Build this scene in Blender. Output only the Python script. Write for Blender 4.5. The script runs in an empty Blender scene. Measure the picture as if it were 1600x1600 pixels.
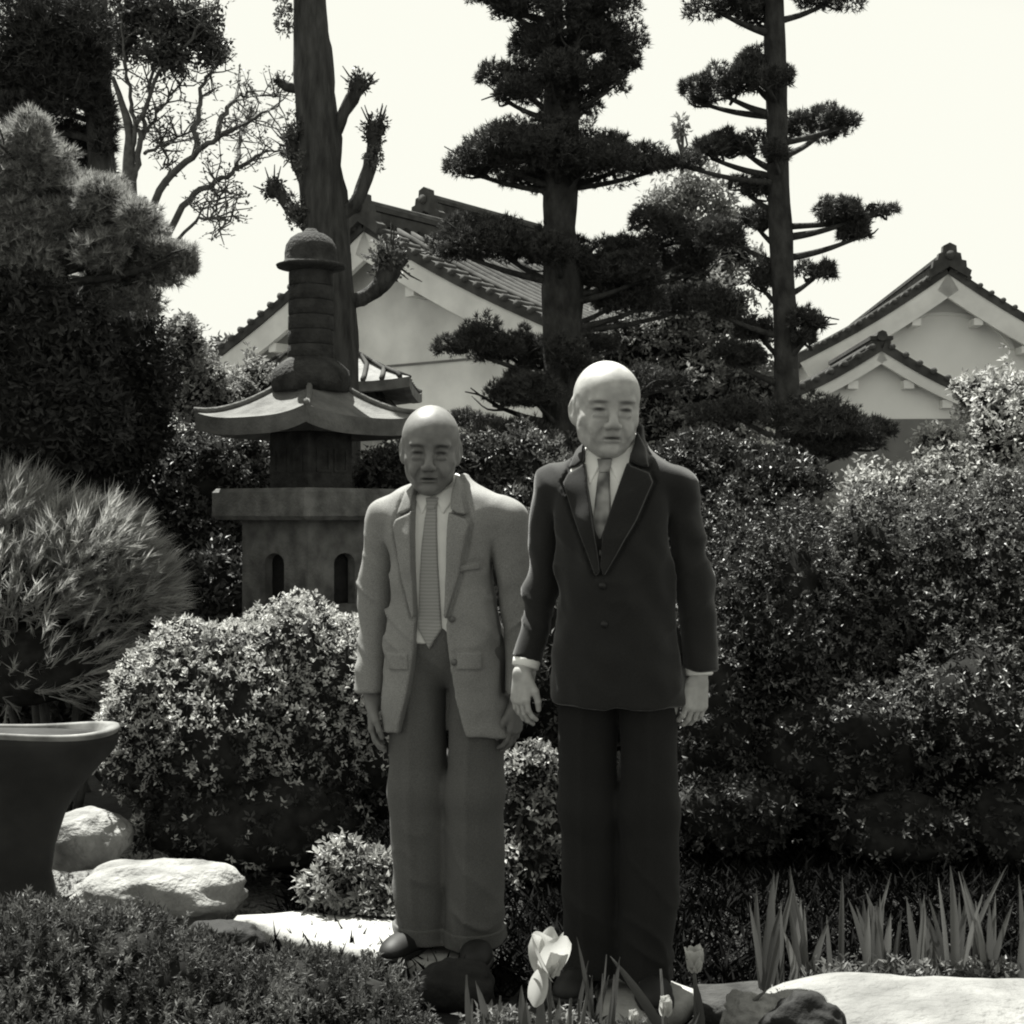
import bpy, math, random
import numpy as np
from mathutils import Vector, Matrix

# ------------------------------------------------------------------ camera, sky, sun, exposure
SC = bpy.context.scene
COL = SC.collection
R = math.radians
F = 2143.0          # focal length in photo pixels (1600 px frame)
CZ = 1.265          # waist-level camera
GZ = -0.06          # garden ground

cam_d = bpy.data.cameras.new('camera')
cam_d.sensor_width = 36.0
cam_d.lens = F / 1600.0 * 36.0
cam_d.clip_end = 900.0
cam = bpy.data.objects.new('camera', cam_d)
COL.objects.link(cam)
cam.location = (0, 0, CZ)
cam.rotation_euler = (R(90), 0, 0)
SC.camera = cam

SUN_EL, SUN_AZ = 67.0, 30.0      # behind the two men, a little to the left
world = bpy.data.worlds.new('World')
SC.world = world
world.use_nodes = True
wn, wl = world.node_tree.nodes, world.node_tree.links
wn.clear()
w_out = wn.new('ShaderNodeOutputWorld')
w_bg = wn.new('ShaderNodeBackground')
w_sky = wn.new('ShaderNodeTexSky')
w_sky.sky_type = 'NISHITA'
w_sky.sun_disc = False
w_sky.sun_elevation = R(SUN_EL)
w_sky.sun_rotation = R(-SUN_AZ)
w_sky.air_density = 1.0
w_sky.dust_density = 0.6
w_bw = wn.new('ShaderNodeRGBToBW')          # the photograph is black and white
w_min = wn.new('ShaderNodeMath'); w_min.operation = 'MINIMUM'
w_min.inputs[1].default_value = 3.35        # thin even haze: the sky is flat white
w_tint = wn.new('ShaderNodeCombineColor')
w_b = wn.new('ShaderNodeMath'); w_b.operation = 'MULTIPLY'
w_b.inputs[1].default_value = 0.90
wl.new(w_sky.outputs[0], w_bw.inputs[0])
wl.new(w_bw.outputs[0], w_min.inputs[0])
wl.new(w_min.outputs[0], w_tint.inputs[0])
wl.new(w_min.outputs[0], w_tint.inputs[1])
wl.new(w_min.outputs[0], w_b.inputs[0])
wl.new(w_b.outputs[0], w_tint.inputs[2])
wl.new(w_tint.outputs[0], w_bg.inputs[0])
w_bg.inputs[1].default_value = 0.10
wl.new(w_bg.outputs[0], w_out.inputs[0])

sun_d = bpy.data.lights.new('sun', 'SUN')
sun_d.energy = 5.0
sun_d.angle = R(0.53)
sun_d.color = (1.0, 0.995, 0.93)
sun = bpy.data.objects.new('sun', sun_d)
COL.objects.link(sun)
_sd = Vector((-math.sin(R(SUN_AZ)) * math.cos(R(SUN_EL)), math.cos(R(SUN_AZ)) * math.cos(R(SUN_EL)), math.sin(R(SUN_EL))))
sun.rotation_euler = (-_sd).to_track_quat('-Z', 'Y').to_euler()
sun.location = (-6, 12, 20)

vs = SC.view_settings
vs.view_transform = 'Standard'
vs.look = 'None'
vs.exposure = 1.55
vs.gamma = 1.0
vs.use_curve_mapping = False
SC.cycles.filter_width = 2.0      # the print is soft
SC.cycles.max_bounces = 6

# ------------------------------------------------------------------ helpers
def P(px, py, Y):
    return np.array([(px - 800.0) / F * Y, Y, CZ - (py - 800.0) / F * Y])
def K(Y):
    return F / Y

rng = np.random.default_rng(7)
random.seed(7)

def _hash(ix, iy, iz, seed):
    h = (ix * 374761393 + iy * 668265263 + iz * 2147483647 + seed * 974711) & 0xFFFFFFFF
    h = ((h ^ (h >> 13)) * 1274126177) & 0xFFFFFFFF
    return ((h ^ (h >> 16)) & 0xFFFF) / 65535.0

def vnoise(x, y, z, seed=0):
    x, y, z = np.asarray(x, float), np.asarray(y, float), np.asarray(z, float)
    ix, iy, iz = np.floor(x).astype(np.int64), np.floor(y).astype(np.int64), np.floor(z).astype(np.int64)
    fx, fy, fz = x - ix, y - iy, z - iz
    fx, fy, fz = fx * fx * (3 - 2 * fx), fy * fy * (3 - 2 * fy), fz * fz * (3 - 2 * fz)
    r = 0
    for dx in (0, 1):
        for dy in (0, 1):
            for dz in (0, 1):
                w = (fx if dx else 1 - fx) * (fy if dy else 1 - fy) * (fz if dz else 1 - fz)
                r = r + w * _hash(ix + dx, iy + dy, iz + dz, seed)
    return r

def norm(a):
    return a / np.maximum(np.linalg.norm(a, axis=-1, keepdims=True), 1e-9)

def np_mesh(name, V, Fc, tone=None, smooth=False):
    V = np.ascontiguousarray(V, dtype=np.float32)
    Fc = np.ascontiguousarray(Fc, dtype=np.int32)
    me = bpy.data.meshes.new(name)
    m, k = Fc.shape
    me.vertices.add(len(V)); me.vertices.foreach_set('co', V.ravel())
    me.loops.add(m * k); me.loops.foreach_set('vertex_index', Fc.ravel())
    me.polygons.add(m); me.polygons.foreach_set('loop_start', np.arange(m, dtype=np.int32) * k)
    me.polygons.foreach_set('use_smooth', np.full(m, smooth))
    me.update(calc_edges=True)
    if tone is not None:
        a = me.attributes.new('tone', 'FLOAT', 'POINT')
        a.data.foreach_set('value', np.ascontiguousarray(tone, dtype=np.float32))
    return me

def link(name, me, mat=None, parent=None):
    o = bpy.data.objects.new(name, me)
    COL.objects.link(o)
    if mat is not None and me is not None and len(me.materials) == 0:
        me.materials.append(mat)
    if parent is not None:
        o.parent = parent
    return o

def tag(o, label=None, cat=None, group=None, kind=None):
    if label: o['label'] = label
    if cat: o['category'] = cat
    if group: o['group'] = group
    if kind: o['kind'] = kind
    return o

def thing(name, label, cat, loc=(0, 0, 0), rz=0.0, group=None):
    o = bpy.data.objects.new(name, None)
    o.empty_display_size = 0.1
    COL.objects.link(o)
    o.location = [float(v) for v in loc]
    o.rotation_euler = (0, 0, rz)
    return tag(o, label, cat, group)

class MB:
    """collects quads / tris / ngons for one mesh"""
    def __init__(self):
        self.v, self.f, self.n = [], [], 0
    def add(self, V, Fs):
        b = self.n
        self.v.extend([tuple(map(float, p)) for p in V])
        self.f.extend([tuple(int(i) + b for i in f) for f in Fs])
        self.n += len(V)
        return self
    def box(self, c, s, rz=0.0, bev=0.0):
        cx, cy, cz = c; a, b, h = s[0] / 2, s[1] / 2, s[2] / 2
        e = min(bev, a * .9, b * .9, h * .9)
        if e <= 0:
            V = [(-a, -b, -h), (a, -b, -h), (a, b, -h), (-a, b, -h), (-a, -b, h), (a, -b, h), (a, b, h), (-a, b, h)]
            Fs = [(0, 3, 2, 1), (4, 5, 6, 7), (0, 1, 5, 4), (1, 2, 6, 5), (2, 3, 7, 6), (3, 0, 4, 7)]
        else:
            def ring(aa, bb, ee, z):
                return [(-aa + ee, -bb, z), (aa - ee, -bb, z), (aa, -bb + ee, z), (aa, bb - ee, z), (aa - ee, bb, z), (-aa + ee, bb, z), (-aa, bb - ee, z), (-aa, -bb + ee, z)]
            V = ring(a - e, b - e, e * .4, -h) + ring(a, b, e, -h + e) + ring(a, b, e, h - e) + ring(a - e, b - e, e * .4, h)
            Fs = [tuple(range(7, -1, -1)), tuple(range(24, 32))]
            for L in range(3):
                for i in range(8):
                    j = (i + 1) % 8
                    Fs.append((L * 8 + i, L * 8 + j, L * 8 + 8 + j, L * 8 + 8 + i))
        c_, s_ = math.cos(rz), math.sin(rz)
        V = [(cx + x * c_ - y * s_, cy + x * s_ + y * c_, cz + z) for x, y, z in V]
        return self.add(V, Fs)
    def prism(self, poly, axis_pts):
        """poly: list of 2-D points; axis_pts: function (u, v, t) -> xyz for t in 0, 1"""
        n = len(poly)
        V = [axis_pts(u, v, 0) for u, v in poly] + [axis_pts(u, v, 1) for u, v in poly]
        Fs = [tuple(range(n - 1, -1, -1)), tuple(range(n, 2 * n))]
        for i in range(n):
            j = (i + 1) % n
            Fs.append((i, j, n + j, n + i))
        return self.add(V, Fs)
    def tube(self, path, rad, n=8, wob=0.0, seed=0, cap=True):
        path = np.asarray(path, float); rad = np.broadcast_to(np.asarray(rad, float), (len(path),))
        T = np.gradient(path, axis=0); T = norm(T)
        up = np.array([0.0, 0.0, 1.0]) if abs(T[0][2]) < .9 else np.array([0.0, 1.0, 0.0])
        a = norm(np.cross(T[0], up)); V = []
        for i in range(len(path)):
            a = norm(a - T[i] * np.dot(a, T[i])); b = np.cross(T[i], a)
            th = np.linspace(0, 2 * math.pi, n, endpoint=False)
            rr = rad[i] * np.ones(n)
            if wob:
                rr = rr * (1 + wob * (2 * vnoise(np.cos(th) * 2 + 9, np.sin(th) * 2 + 9, np.full(n, i * .45), seed) - 1))
            V.append(path[i] + (np.cos(th) * rr)[:, None] * a + (np.sin(th) * rr)[:, None] * b)
        V = np.concatenate(V); m = len(path); Fs = []
        for i in range(m - 1):
            for j in range(n):
                k = (j + 1) % n
                Fs.append((i * n + j, i * n + k, (i + 1) * n + k, (i + 1) * n + j))
        if cap:
            Fs.append(tuple(range(n - 1, -1, -1))); Fs.append(tuple((m - 1) * n + j for j in range(n)))
        return self.add(V, Fs)
    def lathe(self, prof, n=28, c=(0, 0, 0), sy=1.0, power=2.0):
        V, Fs = [], []
        th = np.linspace(0, 2 * math.pi, n, endpoint=False)
        cx = np.sign(np.cos(th)) * np.abs(np.cos(th)) ** (2 / power); sx = np.sign(np.sin(th)) * np.abs(np.sin(th)) ** (2 / power)
        for r, z in prof:
            V += [(c[0] + r * a, c[1] + r * b * sy, c[2] + z) for a, b in zip(cx, sx)]
        for i in range(len(prof) - 1):
            for j in range(n):
                k = (j + 1) % n
                Fs.append((i * n + j, i * n + k, (i + 1) * n + k, (i + 1) * n + j))
        Fs.append(tuple(range(n - 1, -1, -1))); Fs.append(tuple((len(prof) - 1) * n + j for j in range(n)))
        return self.add(V, Fs)
    def mesh(self, name, smooth=False):
        me = bpy.data.meshes.new(name)
        me.from_pydata(self.v, [], self.f)
        me.update()
        if smooth:
            me.polygons.foreach_set('use_smooth', np.full(len(me.polygons), True))
        return me
    def build(self, name, mat, parent=None, smooth=False):
        return link(name, self.mesh(name, smooth), mat, parent)

def smooth_path(pts, n=4):
    """Catmull-Rom through control points"""
    p = np.asarray(pts, float); p = np.vstack([2 * p[0] - p[1], p, 2 * p[-1] - p[-2]]); out = []
    for i in range(1, len(p) - 2):
        for t in np.linspace(0, 1, n, endpoint=False):
            t2, t3 = t * t, t * t * t
            out.append(.5 * (2 * p[i] + (p[i + 1] - p[i - 1]) * t + (2 * p[i - 1] - 5 * p[i] + 4 * p[i + 1] - p[i + 2]) * t2 + (3 * p[i] - p[i - 1] - 3 * p[i + 1] + p[i + 2]) * t3))
    out.append(p[-2])
    return np.array(out)

# ------------------------------------------------------------------ materials (a black and white print: greys)
def grey(v):
    return (v, v, v * 0.97, 1.0)

def mat(name, v, rough=0.85, var=0.0, vscale=6.0, bump=0.0, bscale=40.0, v2=None, spec=0.3, sheen=0.0, detail=6.0, stretch=None, tone=False, metal=0.0):
    m = bpy.data.materials.new(name); m.use_nodes = True
    nt = m.node_tree; N, L = nt.nodes, nt.links
    b = N['Principled BSDF']
    b.inputs['Base Color'].default_value = grey(v)
    b.inputs['Roughness'].default_value = rough
    b.inputs['Specular IOR Level'].default_value = spec
    b.inputs['Metallic'].default_value = metal
    if sheen:
        b.inputs['Sheen Weight'].default_value = sheen
        b.inputs['Sheen Roughness'].default_value = 0.45
    tc = N.new('ShaderNodeTexCoord'); vec = tc.outputs['Object']
    if stretch:
        mp = N.new('ShaderNodeMapping'); mp.inputs['Scale'].default_value = stretch
        L.new(vec, mp.inputs['Vector']); vec = mp.outputs['Vector']
    col = None
    if var or v2 is not None:
        nz = N.new('ShaderNodeTexNoise'); nz.inputs['Scale'].default_value = vscale; nz.inputs['Detail'].default_value = detail
        L.new(vec, nz.inputs['Vector'])
        cr = N.new('ShaderNodeValToRGB')
        cr.color_ramp.elements[0].position = 0.32; cr.color_ramp.elements[1].position = 0.68
        lo = v * (1 - var); hi = v2 if v2 is not None else v * (1 + var)
        cr.color_ramp.elements[0].color = grey(lo); cr.color_ramp.elements[1].color = grey(hi)
        L.new(nz.outputs['Fac'], cr.inputs['Fac']); col = cr.outputs['Color']
    if tone:
        at = N.new('ShaderNodeAttribute'); at.attribute_name = 'tone'
        mx = N.new('ShaderNodeMix'); mx.data_type = 'RGBA'; mx.blend_type = 'MULTIPLY'; mx.inputs['Factor'].default_value = 1.0
        if col is None: mx.inputs['A'].default_value = grey(v)
        else: L.new(col, mx.inputs['A'])
        L.new(at.outputs['Fac'], mx.inputs['B']); col = mx.outputs['Result']
    if col is not None:
        L.new(col, b.inputs['Base Color'])
    if bump:
        bz = N.new('ShaderNodeTexNoise'); bz.inputs['Scale'].default_value = bscale; bz.inputs['Detail'].default_value = 5.0
        L.new(vec, bz.inputs['Vector'])
        bp = N.new('ShaderNodeBump'); bp.inputs['Strength'].default_value = bump; bp.inputs['Distance'].default_value = 0.02
        L.new(bz.outputs['Fac'], bp.inputs['Height']); L.new(bp.outputs['Normal'], b.inputs['Normal'])
    return m

def leaf_mat(name, v, rough=0.5, trans=0.3, spec=0.4):
    m = bpy.data.materials.new(name); m.use_nodes = True
    nt = m.node_tree; N, L = nt.nodes, nt.links
    b = N['Principled BSDF']; out = N['Material Output']
    b.inputs['Roughness'].default_value = rough; b.inputs['Specular IOR Level'].default_value = spec
    at = N.new('ShaderNodeAttribute'); at.attribute_name = 'tone'
    mx = N.new('ShaderNodeMix'); mx.data_type = 'RGBA'; mx.blend_type = 'MULTIPLY'; mx.inputs['Factor'].default_value = 1.0
    mx.inputs['A'].default_value = grey(v)
    L.new(at.outputs['Fac'], mx.inputs['B']); L.new(mx.outputs['Result'], b.inputs['Base Color'])
    tr = N.new('ShaderNodeBsdfTranslucent'); L.new(mx.outputs['Result'], tr.inputs['Color'])
    ms = N.new('ShaderNodeMixShader'); ms.inputs['Fac'].default_value = trans
    L.new(b.outputs[0], ms.inputs[1]); L.new(tr.outputs[0], ms.inputs[2]); L.new(ms.outputs[0], out.inputs['Surface'])
    return m

M = {}
M['ground'] = mat('garden_soil_moss', 0.02, 0.95, v2=0.045, var=0.45, vscale=3.0, bump=0.7, bscale=38)
M['gravel'] = mat('pale_gravel', 0.14, 0.95, var=0.45, vscale=55, bump=0.9, bscale=70)
M['stone_pale'] = mat('sunlit_granite', 0.21, 0.9, var=0.40, vscale=9, bump=0.8, bscale=45)
M['boulder'] = mat('cream_boulder', 0.175, 0.9, var=0.36, vscale=5, bump=0.9, bscale=34)
M['stone_slab'] = mat('slab_granite', 0.30, 0.9, var=0.16, vscale=14, bump=0.25, bscale=60)
M['stone_dark'] = mat('dark_stone', 0.013, 0.8, var=0.4, vscale=12, bump=0.4, bscale=40)
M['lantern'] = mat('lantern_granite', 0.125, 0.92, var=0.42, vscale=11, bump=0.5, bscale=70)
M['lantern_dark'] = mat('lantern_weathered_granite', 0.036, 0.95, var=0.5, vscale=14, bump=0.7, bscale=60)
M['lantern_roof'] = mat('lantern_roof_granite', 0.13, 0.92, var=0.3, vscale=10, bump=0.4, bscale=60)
M['bronze'] = mat('dark_bronze', 0.026, 0.75, var=0.3, vscale=7, bump=0.12, bscale=30, spec=0.2)
M['basin_inside'] = mat('pale_basin_rim', 0.16, 0.7, var=0.5, vscale=14)
M['bark'] = mat('conifer_bark', 0.05, 0.95, var=0.55, vscale=9, bump=1.0, bscale=26, stretch=(2.4, 2.4, 0.45))
M['bark_pine'] = mat('pine_bark', 0.042, 0.95, var=0.5, vscale=12, bump=1.0, bscale=30, stretch=(1.5, 1.5, .7))
M['bark_thin'] = mat('branch_bark', 0.05, 0.9, var=0.3, vscale=20)
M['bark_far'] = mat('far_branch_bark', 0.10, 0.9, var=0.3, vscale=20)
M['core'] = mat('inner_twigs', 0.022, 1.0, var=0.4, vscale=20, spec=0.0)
M['plaster'] = mat('aged_white_plaster', 0.72, 0.95, var=0.28, vscale=0.9, bump=0.15, bscale=18)
M['plaster_right'] = mat('white_plaster', 0.82, 0.95, var=0.07, vscale=0.9, bump=0.1, bscale=18)
M['barge'] = mat('plastered_barge_board', 0.75, 0.9, var=0.12, vscale=2.5)
M['board_wall'] = mat('grey_board_wall', 0.17, 0.9, var=0.15, vscale=3)
M['tile'] = mat('clay_roof_tile', 0.065, 0.9, var=0.35, vscale=5, bump=0.2, bscale=30, spec=0.1)
M['tile_lit'] = mat('weathered_roof_tile', 0.13, 0.7, var=0.4, vscale=7, bump=0.4, bscale=30)
M['wood_dark'] = mat('dark_timber', 0.04, 0.9, var=0.3, vscale=8)
M['leaf_azalea'] = leaf_mat('azalea_leaf', 0.40, 0.5, 0.36)
M['leaf_hedge'] = leaf_mat('hedge_leaf', 0.105, 0.45, 0.25)
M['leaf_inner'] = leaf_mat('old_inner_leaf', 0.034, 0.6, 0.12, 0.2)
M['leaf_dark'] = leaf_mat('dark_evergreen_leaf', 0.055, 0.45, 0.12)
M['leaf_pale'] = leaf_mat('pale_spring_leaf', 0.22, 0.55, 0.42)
M['leaf_mid'] = leaf_mat('mid_leaf', 0.11, 0.5, 0.32)
M['leaf_fern'] = leaf_mat('low_juniper_leaf', 0.11, 0.6, 0.28)
M['turf'] = leaf_mat('lily_turf_leaf', 0.006, 0.8, 0.1, 0.05)
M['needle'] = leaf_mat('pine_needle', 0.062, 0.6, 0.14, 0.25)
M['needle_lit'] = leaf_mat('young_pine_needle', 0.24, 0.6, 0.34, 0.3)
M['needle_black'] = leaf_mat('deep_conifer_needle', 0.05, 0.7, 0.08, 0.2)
M['needle_feather'] = leaf_mat('feathery_needle', 0.34, 0.5, 0.38)
M['iris'] = leaf_mat('iris_blade', 0.105, 0.5, 0.30)
M['tulip_leaf'] = leaf_mat('tulip_leaf', 0.085, 0.5, 0.25)
M['petal'] = leaf_mat('pale_petal', 0.55, 0.6, 0.42, 0.2)
M['petal_mark'] = mat('petal_streak', 0.16, 0.7)

# ------------------------------------------------------------------ foliage builders
def leaf_arrays(p, d, nrm, L, W, tone, fold=0.18):
    n = len(p)
    d = norm(d); s = norm(np.cross(d, nrm)); u = np.cross(s, d)
    L = np.broadcast_to(np.asarray(L, float), (n,))[:, None]; W = np.broadcast_to(np.asarray(W, float), (n,))[:, None]
    V = np.empty((n, 4, 3))
    V[:, 0] = p
    V[:, 1] = p + d * L * .48 + s * W * .5 + u * W * fold
    V[:, 2] = p + d * L - u * L * .08
    V[:, 3] = p + d * L * .48 - s * W * .5 + u * W * fold
    Fc = np.arange(n * 4).reshape(n, 4)
    return V.reshape(-1, 3), Fc, np.repeat(tone, 4)

def needle_arrays(p, d, L, W, tone):
    n = len(p)
    d = norm(d)
    side = norm(np.cross(d, norm(rng.normal(size=(n, 3)))))
    L = np.broadcast_to(np.asarray(L, float), (n,))[:, None]
    V = np.empty((n, 3, 3))
    V[:, 0] = p - side * W * .5
    V[:, 1] = p + side * W * .5
    V[:, 2] = p + d * L
    return V.reshape(-1, 3), np.arange(n * 3).reshape(n, 3), np.repeat(tone, 3)

def rosettes(p, nrm, k, L, W, spread=0.9, tone_rng=(0.55, 1.5), jl=.3):
    n = len(p)
    nrm = norm(nrm)
    a = norm(np.cross(nrm, norm(rng.normal(size=(n, 3))))); b = np.cross(nrm, a)
    base = rng.uniform(0, 6.28, n)
    pts, dirs, ns, tn = [], [], [], []
    ct = rng.uniform(tone_rng[0], tone_rng[1], n)
    for i in range(k):
        th = base + i * 6.283 / k + rng.normal(0, .25, n)
        el = rng.uniform(.25, 1.0, n) * spread
        r = np.cos(th)[:, None] * a + np.sin(th)[:, None] * b
        d = r * np.sin(el + .35)[:, None] + nrm * np.cos(el + .35)[:, None]
        pts.append(p + (r * rng.uniform(-.2, .5, n)[:, None] + nrm * rng.uniform(-.6, .3, n)[:, None]) * L); dirs.append(d + rng.normal(0, .25, d.shape)); ns.append(nrm + .25 * r + rng.normal(0, .25, r.shape)); tn.append(ct * rng.uniform(.8, 1.2, n))
    p = np.concatenate(pts); d = np.concatenate(dirs); ns = np.concatenate(ns); tn = np.concatenate(tn)
    m = len(p)
    return leaf_arrays(p, d, ns, L * rng.uniform(1 - jl, 1 + jl, m), W * rng.uniform(1 - jl, 1 + jl, m), tn)

def shell_points(c, r, n, lump=.2, thick=.3, zlow=-.75, seed=0, freq=2.2):
    d = norm(rng.normal(size=(int(n * 1.6), 3)))
    d = d[d[:, 2] > zlow][:n]
    rf = 1 + lump * (2 * vnoise(d[:, 0] * freq + 7, d[:, 1] * freq + 7, d[:, 2] * freq + 7, seed) - 1) + .4 * lump * (2 * vnoise(d[:, 0] * 6 + 3, d[:, 1] * 6 + 3, d[:, 2] * 6 + 3, seed + 1) - 1)
    t = 1 - np.abs(rng.normal(0, 1, len(d))) * thick * .5
    t = np.clip(t, .35, 1.04)
    pts = np.asarray(c) + d * np.asarray(r) * (rf * t)[:, None]
    nr = norm(d / np.asarray(r))
    return pts, nr, rf

def core_mesh(mb, c, r, s, seed, lump=.2, zmin=None):
    nu, nv = 18, 12
    V = []
    for j in range(nv + 1):
        ph = math.pi * j / nv
        for i in range(nu):
            th = 2 * math.pi * i / nu
            d = np.array([math.sin(ph) * math.cos(th), math.sin(ph) * math.sin(th), math.cos(ph)])
            k = 1 + lump * (2 * float(vnoise(d[0] * 2.2 + 7, d[1] * 2.2 + 7, d[2] * 2.2 + 7, seed)) - 1)
            q = np.asarray(c) + d * np.asarray(r) * k * s
            if zmin is not None: q[2] = max(q[2], zmin)
            V.append(q)
    Fs = []
    for j in range(nv):
        for i in range(nu):
            k = (i + 1) % nu
            Fs.append((j * nu + i, (j + 1) * nu + i, (j + 1) * nu + k, j * nu + k))
    mb.add(V, Fs)

def bush(name, label, cat, lobes, leaf, L, W, k=5, up=.35, group=None, core=.78, seed=1, lump=.2, thick=.3, spread=.9, tone=(.55, 1.5), zlow=-.75, stems=4, zmin=GZ, jit=.35, fade=None):
    """lobes: (centre, radii, clusters) in world space"""
    c0 = np.mean([l[0] for l in lobes], axis=0)
    base = np.array([c0[0], c0[1], zmin])
    root = thing(name, label, cat, base, 0, group)
    Vs, Fs, Ts, nb = [], [], [], 0
    cm = MB(); Vi, Fi, Ti, ni = [], [], [], 0
    for i, lobe in enumerate(lobes):
        c, r, n = lobe[:3]
        tm = lobe[3] if len(lobe) > 3 else 1.0
        c = np.asarray(c, float) - base
        p, nr, rf = shell_points(c, r, n, lump, thick, zlow, seed + i)
        ok = p[:, 2] > 0.01
        if fade:      # bare woody skirt: few leaves low down
            ok &= rng.uniform(0, 1, len(p)) < np.clip((p[:, 2] - fade[0]) / (fade[1] - fade[0]), fade[2], 1)
        p, nr = p[ok], nr[ok]
        nn = norm(nr + np.array([0, 0, up]) + rng.normal(0, jit, p.shape))
        V, Fc, T = rosettes(p, nn, k, L, W, spread, (tone[0] * tm, tone[1] * tm))
        Vs.append(V); Fs.append(Fc + nb); Ts.append(T); nb += len(V)
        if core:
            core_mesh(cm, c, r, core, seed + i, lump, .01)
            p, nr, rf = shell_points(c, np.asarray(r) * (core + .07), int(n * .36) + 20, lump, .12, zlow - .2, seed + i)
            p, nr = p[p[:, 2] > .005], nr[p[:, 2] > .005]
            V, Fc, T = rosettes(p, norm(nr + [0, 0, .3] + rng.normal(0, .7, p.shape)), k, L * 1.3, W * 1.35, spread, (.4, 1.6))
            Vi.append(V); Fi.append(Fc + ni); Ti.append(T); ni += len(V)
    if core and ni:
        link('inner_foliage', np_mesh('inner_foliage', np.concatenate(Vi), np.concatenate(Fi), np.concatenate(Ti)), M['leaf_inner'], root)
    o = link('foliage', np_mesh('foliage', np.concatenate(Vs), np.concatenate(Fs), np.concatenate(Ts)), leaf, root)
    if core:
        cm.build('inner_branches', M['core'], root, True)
    for i in range(stems):
        l = lobes[i % len(lobes)]
        c = np.asarray(l[0], float) - base
        e = c + np.asarray(l[1]) * rng.normal(0, .3, 3)
        b = np.array([c[0] * .6 + rng.normal(0, .04), c[1] * .6 + rng.normal(0, .04), -.02])
        MB().tube(smooth_path([b, (b + e) / 2 + rng.normal(0, .04, 3), e]), np.linspace(.014, .005, 9), 6).build('stem', M['bark_thin'], root, True)
    return root

def tufts(p, nrm, k, L, W, cone=.9, tone=(.6, 1.5)):
    n = len(p)
    ct = rng.uniform(tone[0], tone[1], n)
    P_ = np.repeat(p, k, axis=0)
    d = norm(np.repeat(norm(nrm), k, axis=0) + rng.normal(0, cone, (n * k, 3)) * .75)
    T = np.repeat(ct, k) * rng.uniform(.8, 1.2, n * k)
    return needle_arrays(P_, d, L * rng.uniform(.65, 1.2, n * k), W, T)

def pad_mesh(c, r, n, k, L, W, seed, cone=.9, flat=True, up=.8, thick=.35, tone=(.6, 1.5), lump=.28):
    """one pruned pad made of many small uneven clumps of needle tufts"""
    r = np.asarray(r, float)
    ns = int(np.clip(r[0] / .055, 4, 16))
    ps, nrs = [], []
    for i in range(ns):
        d = norm(rng.normal(size=3)) * rng.uniform(.2, .92)
        if flat: d[2] = abs(d[2]) * .9 - .18
        sc = d * r
        sr = np.array([.42, .45, .60]) * r * rng.uniform(.7, 1.2)
        p, nr, rf = shell_points(sc, sr, max(6, n // ns), lump, thick, -.6 if flat else -.95, seed + 17 * i, 2.6)
        ps.append(p); nrs.append(nr)
    p, nr = np.concatenate(ps), np.concatenate(nrs)
    if flat:
        lowm = p[:, 2] < -.15 * r[2]
        p[lowm, 2] = -.15 * r[2] + (p[lowm, 2] + .15 * r[2]) * .45
    nn = norm(nr + np.array([0, 0, up]) + rng.normal(0, .3, p.shape))
    V, Fc, T = tufts(p, nn, k, L, W, cone, tone)
    return np_mesh('foliage_pad', V + np.asarray(c), Fc, T)

# ------------------------------------------------------------------ the ground
def ground_z(x, y):
    x = np.asarray(x, float); y = np.asarray(y, float)
    near = np.exp(-((y - 5) / 9.0) ** 2)
    return GZ + near * (.035 * (vnoise(x * 1.3 + 40, y * 1.3 + 40, 0 * x, 3) - .75) + .012 * (vnoise(x * 6 + 40, y * 6 + 40, 0 * x, 4) - .7))

def make_ground():
    xs = np.concatenate([np.linspace(-400, -30, 14), np.linspace(-25, -4, 16), np.linspace(-3.8, 3.8, 110), np.linspace(4, 25, 16), np.linspace(30, 400, 14)])
    ys = np.concatenate([np.linspace(-60, 1.5, 10), np.linspace(2, 7, 90), np.linspace(7.2, 30, 30), np.linspace(35, 700, 18)])
    X, Yg = np.meshgrid(xs, ys)
    Z = ground_z(X, Yg)
    V = np.stack([X, Yg, Z], -1).reshape(-1, 3)
    nx, ny = len(xs), len(ys)
    i = np.arange((ny - 1) * (nx - 1)); a = (i // (nx - 1)) * nx + i % (nx - 1)
    Fc = np.stack([a, a + 1, a + nx + 1, a + nx], 1)
    tag(link('ground', np_mesh('ground', V, Fc, smooth=True), M['ground']), kind='structure')
make_ground()

def gravel_patch():
    """pale trodden gravel round the stones on the left"""
    xs, ys = np.linspace(-1.9, -.5, 60), np.linspace(4.05, 6.3, 80)
    X, Yg = np.meshgrid(xs, ys)
    ed = .10 * (vnoise(X * 4, Yg * 4, 0 * X, 8) - .5)
    V = np.stack([X + ed, Yg + ed, ground_z(X + ed, Yg + ed) + .006 + .010 * (vnoise(X * 30, Yg * 30, 0 * X, 9) - .5)], -1).reshape(-1, 3)
    nx, ny = len(xs), len(ys)
    i = np.arange((ny - 1) * (nx - 1)); a = (i // (nx - 1)) * nx + i % (nx - 1)
    c = V[np.stack([a, a + 1, a + nx + 1, a + nx], 1)].mean(1)
    inside = ((c[:, 0] + 1.2) / .68) ** 2 + ((c[:, 1] - 5.1) / 1.05) ** 2 + .5 * (vnoise(c[:, 0] * 5, c[:, 1] * 5, 0 * a, 10) - .5) < 1
    Fc = np.stack([a, a + 1, a + nx + 1, a + nx], 1)[inside]
    tag(link('gravel_path', np_mesh('gravel_path', V, Fc, smooth=True), M['gravel']), kind='structure')
gravel_patch()

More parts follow.
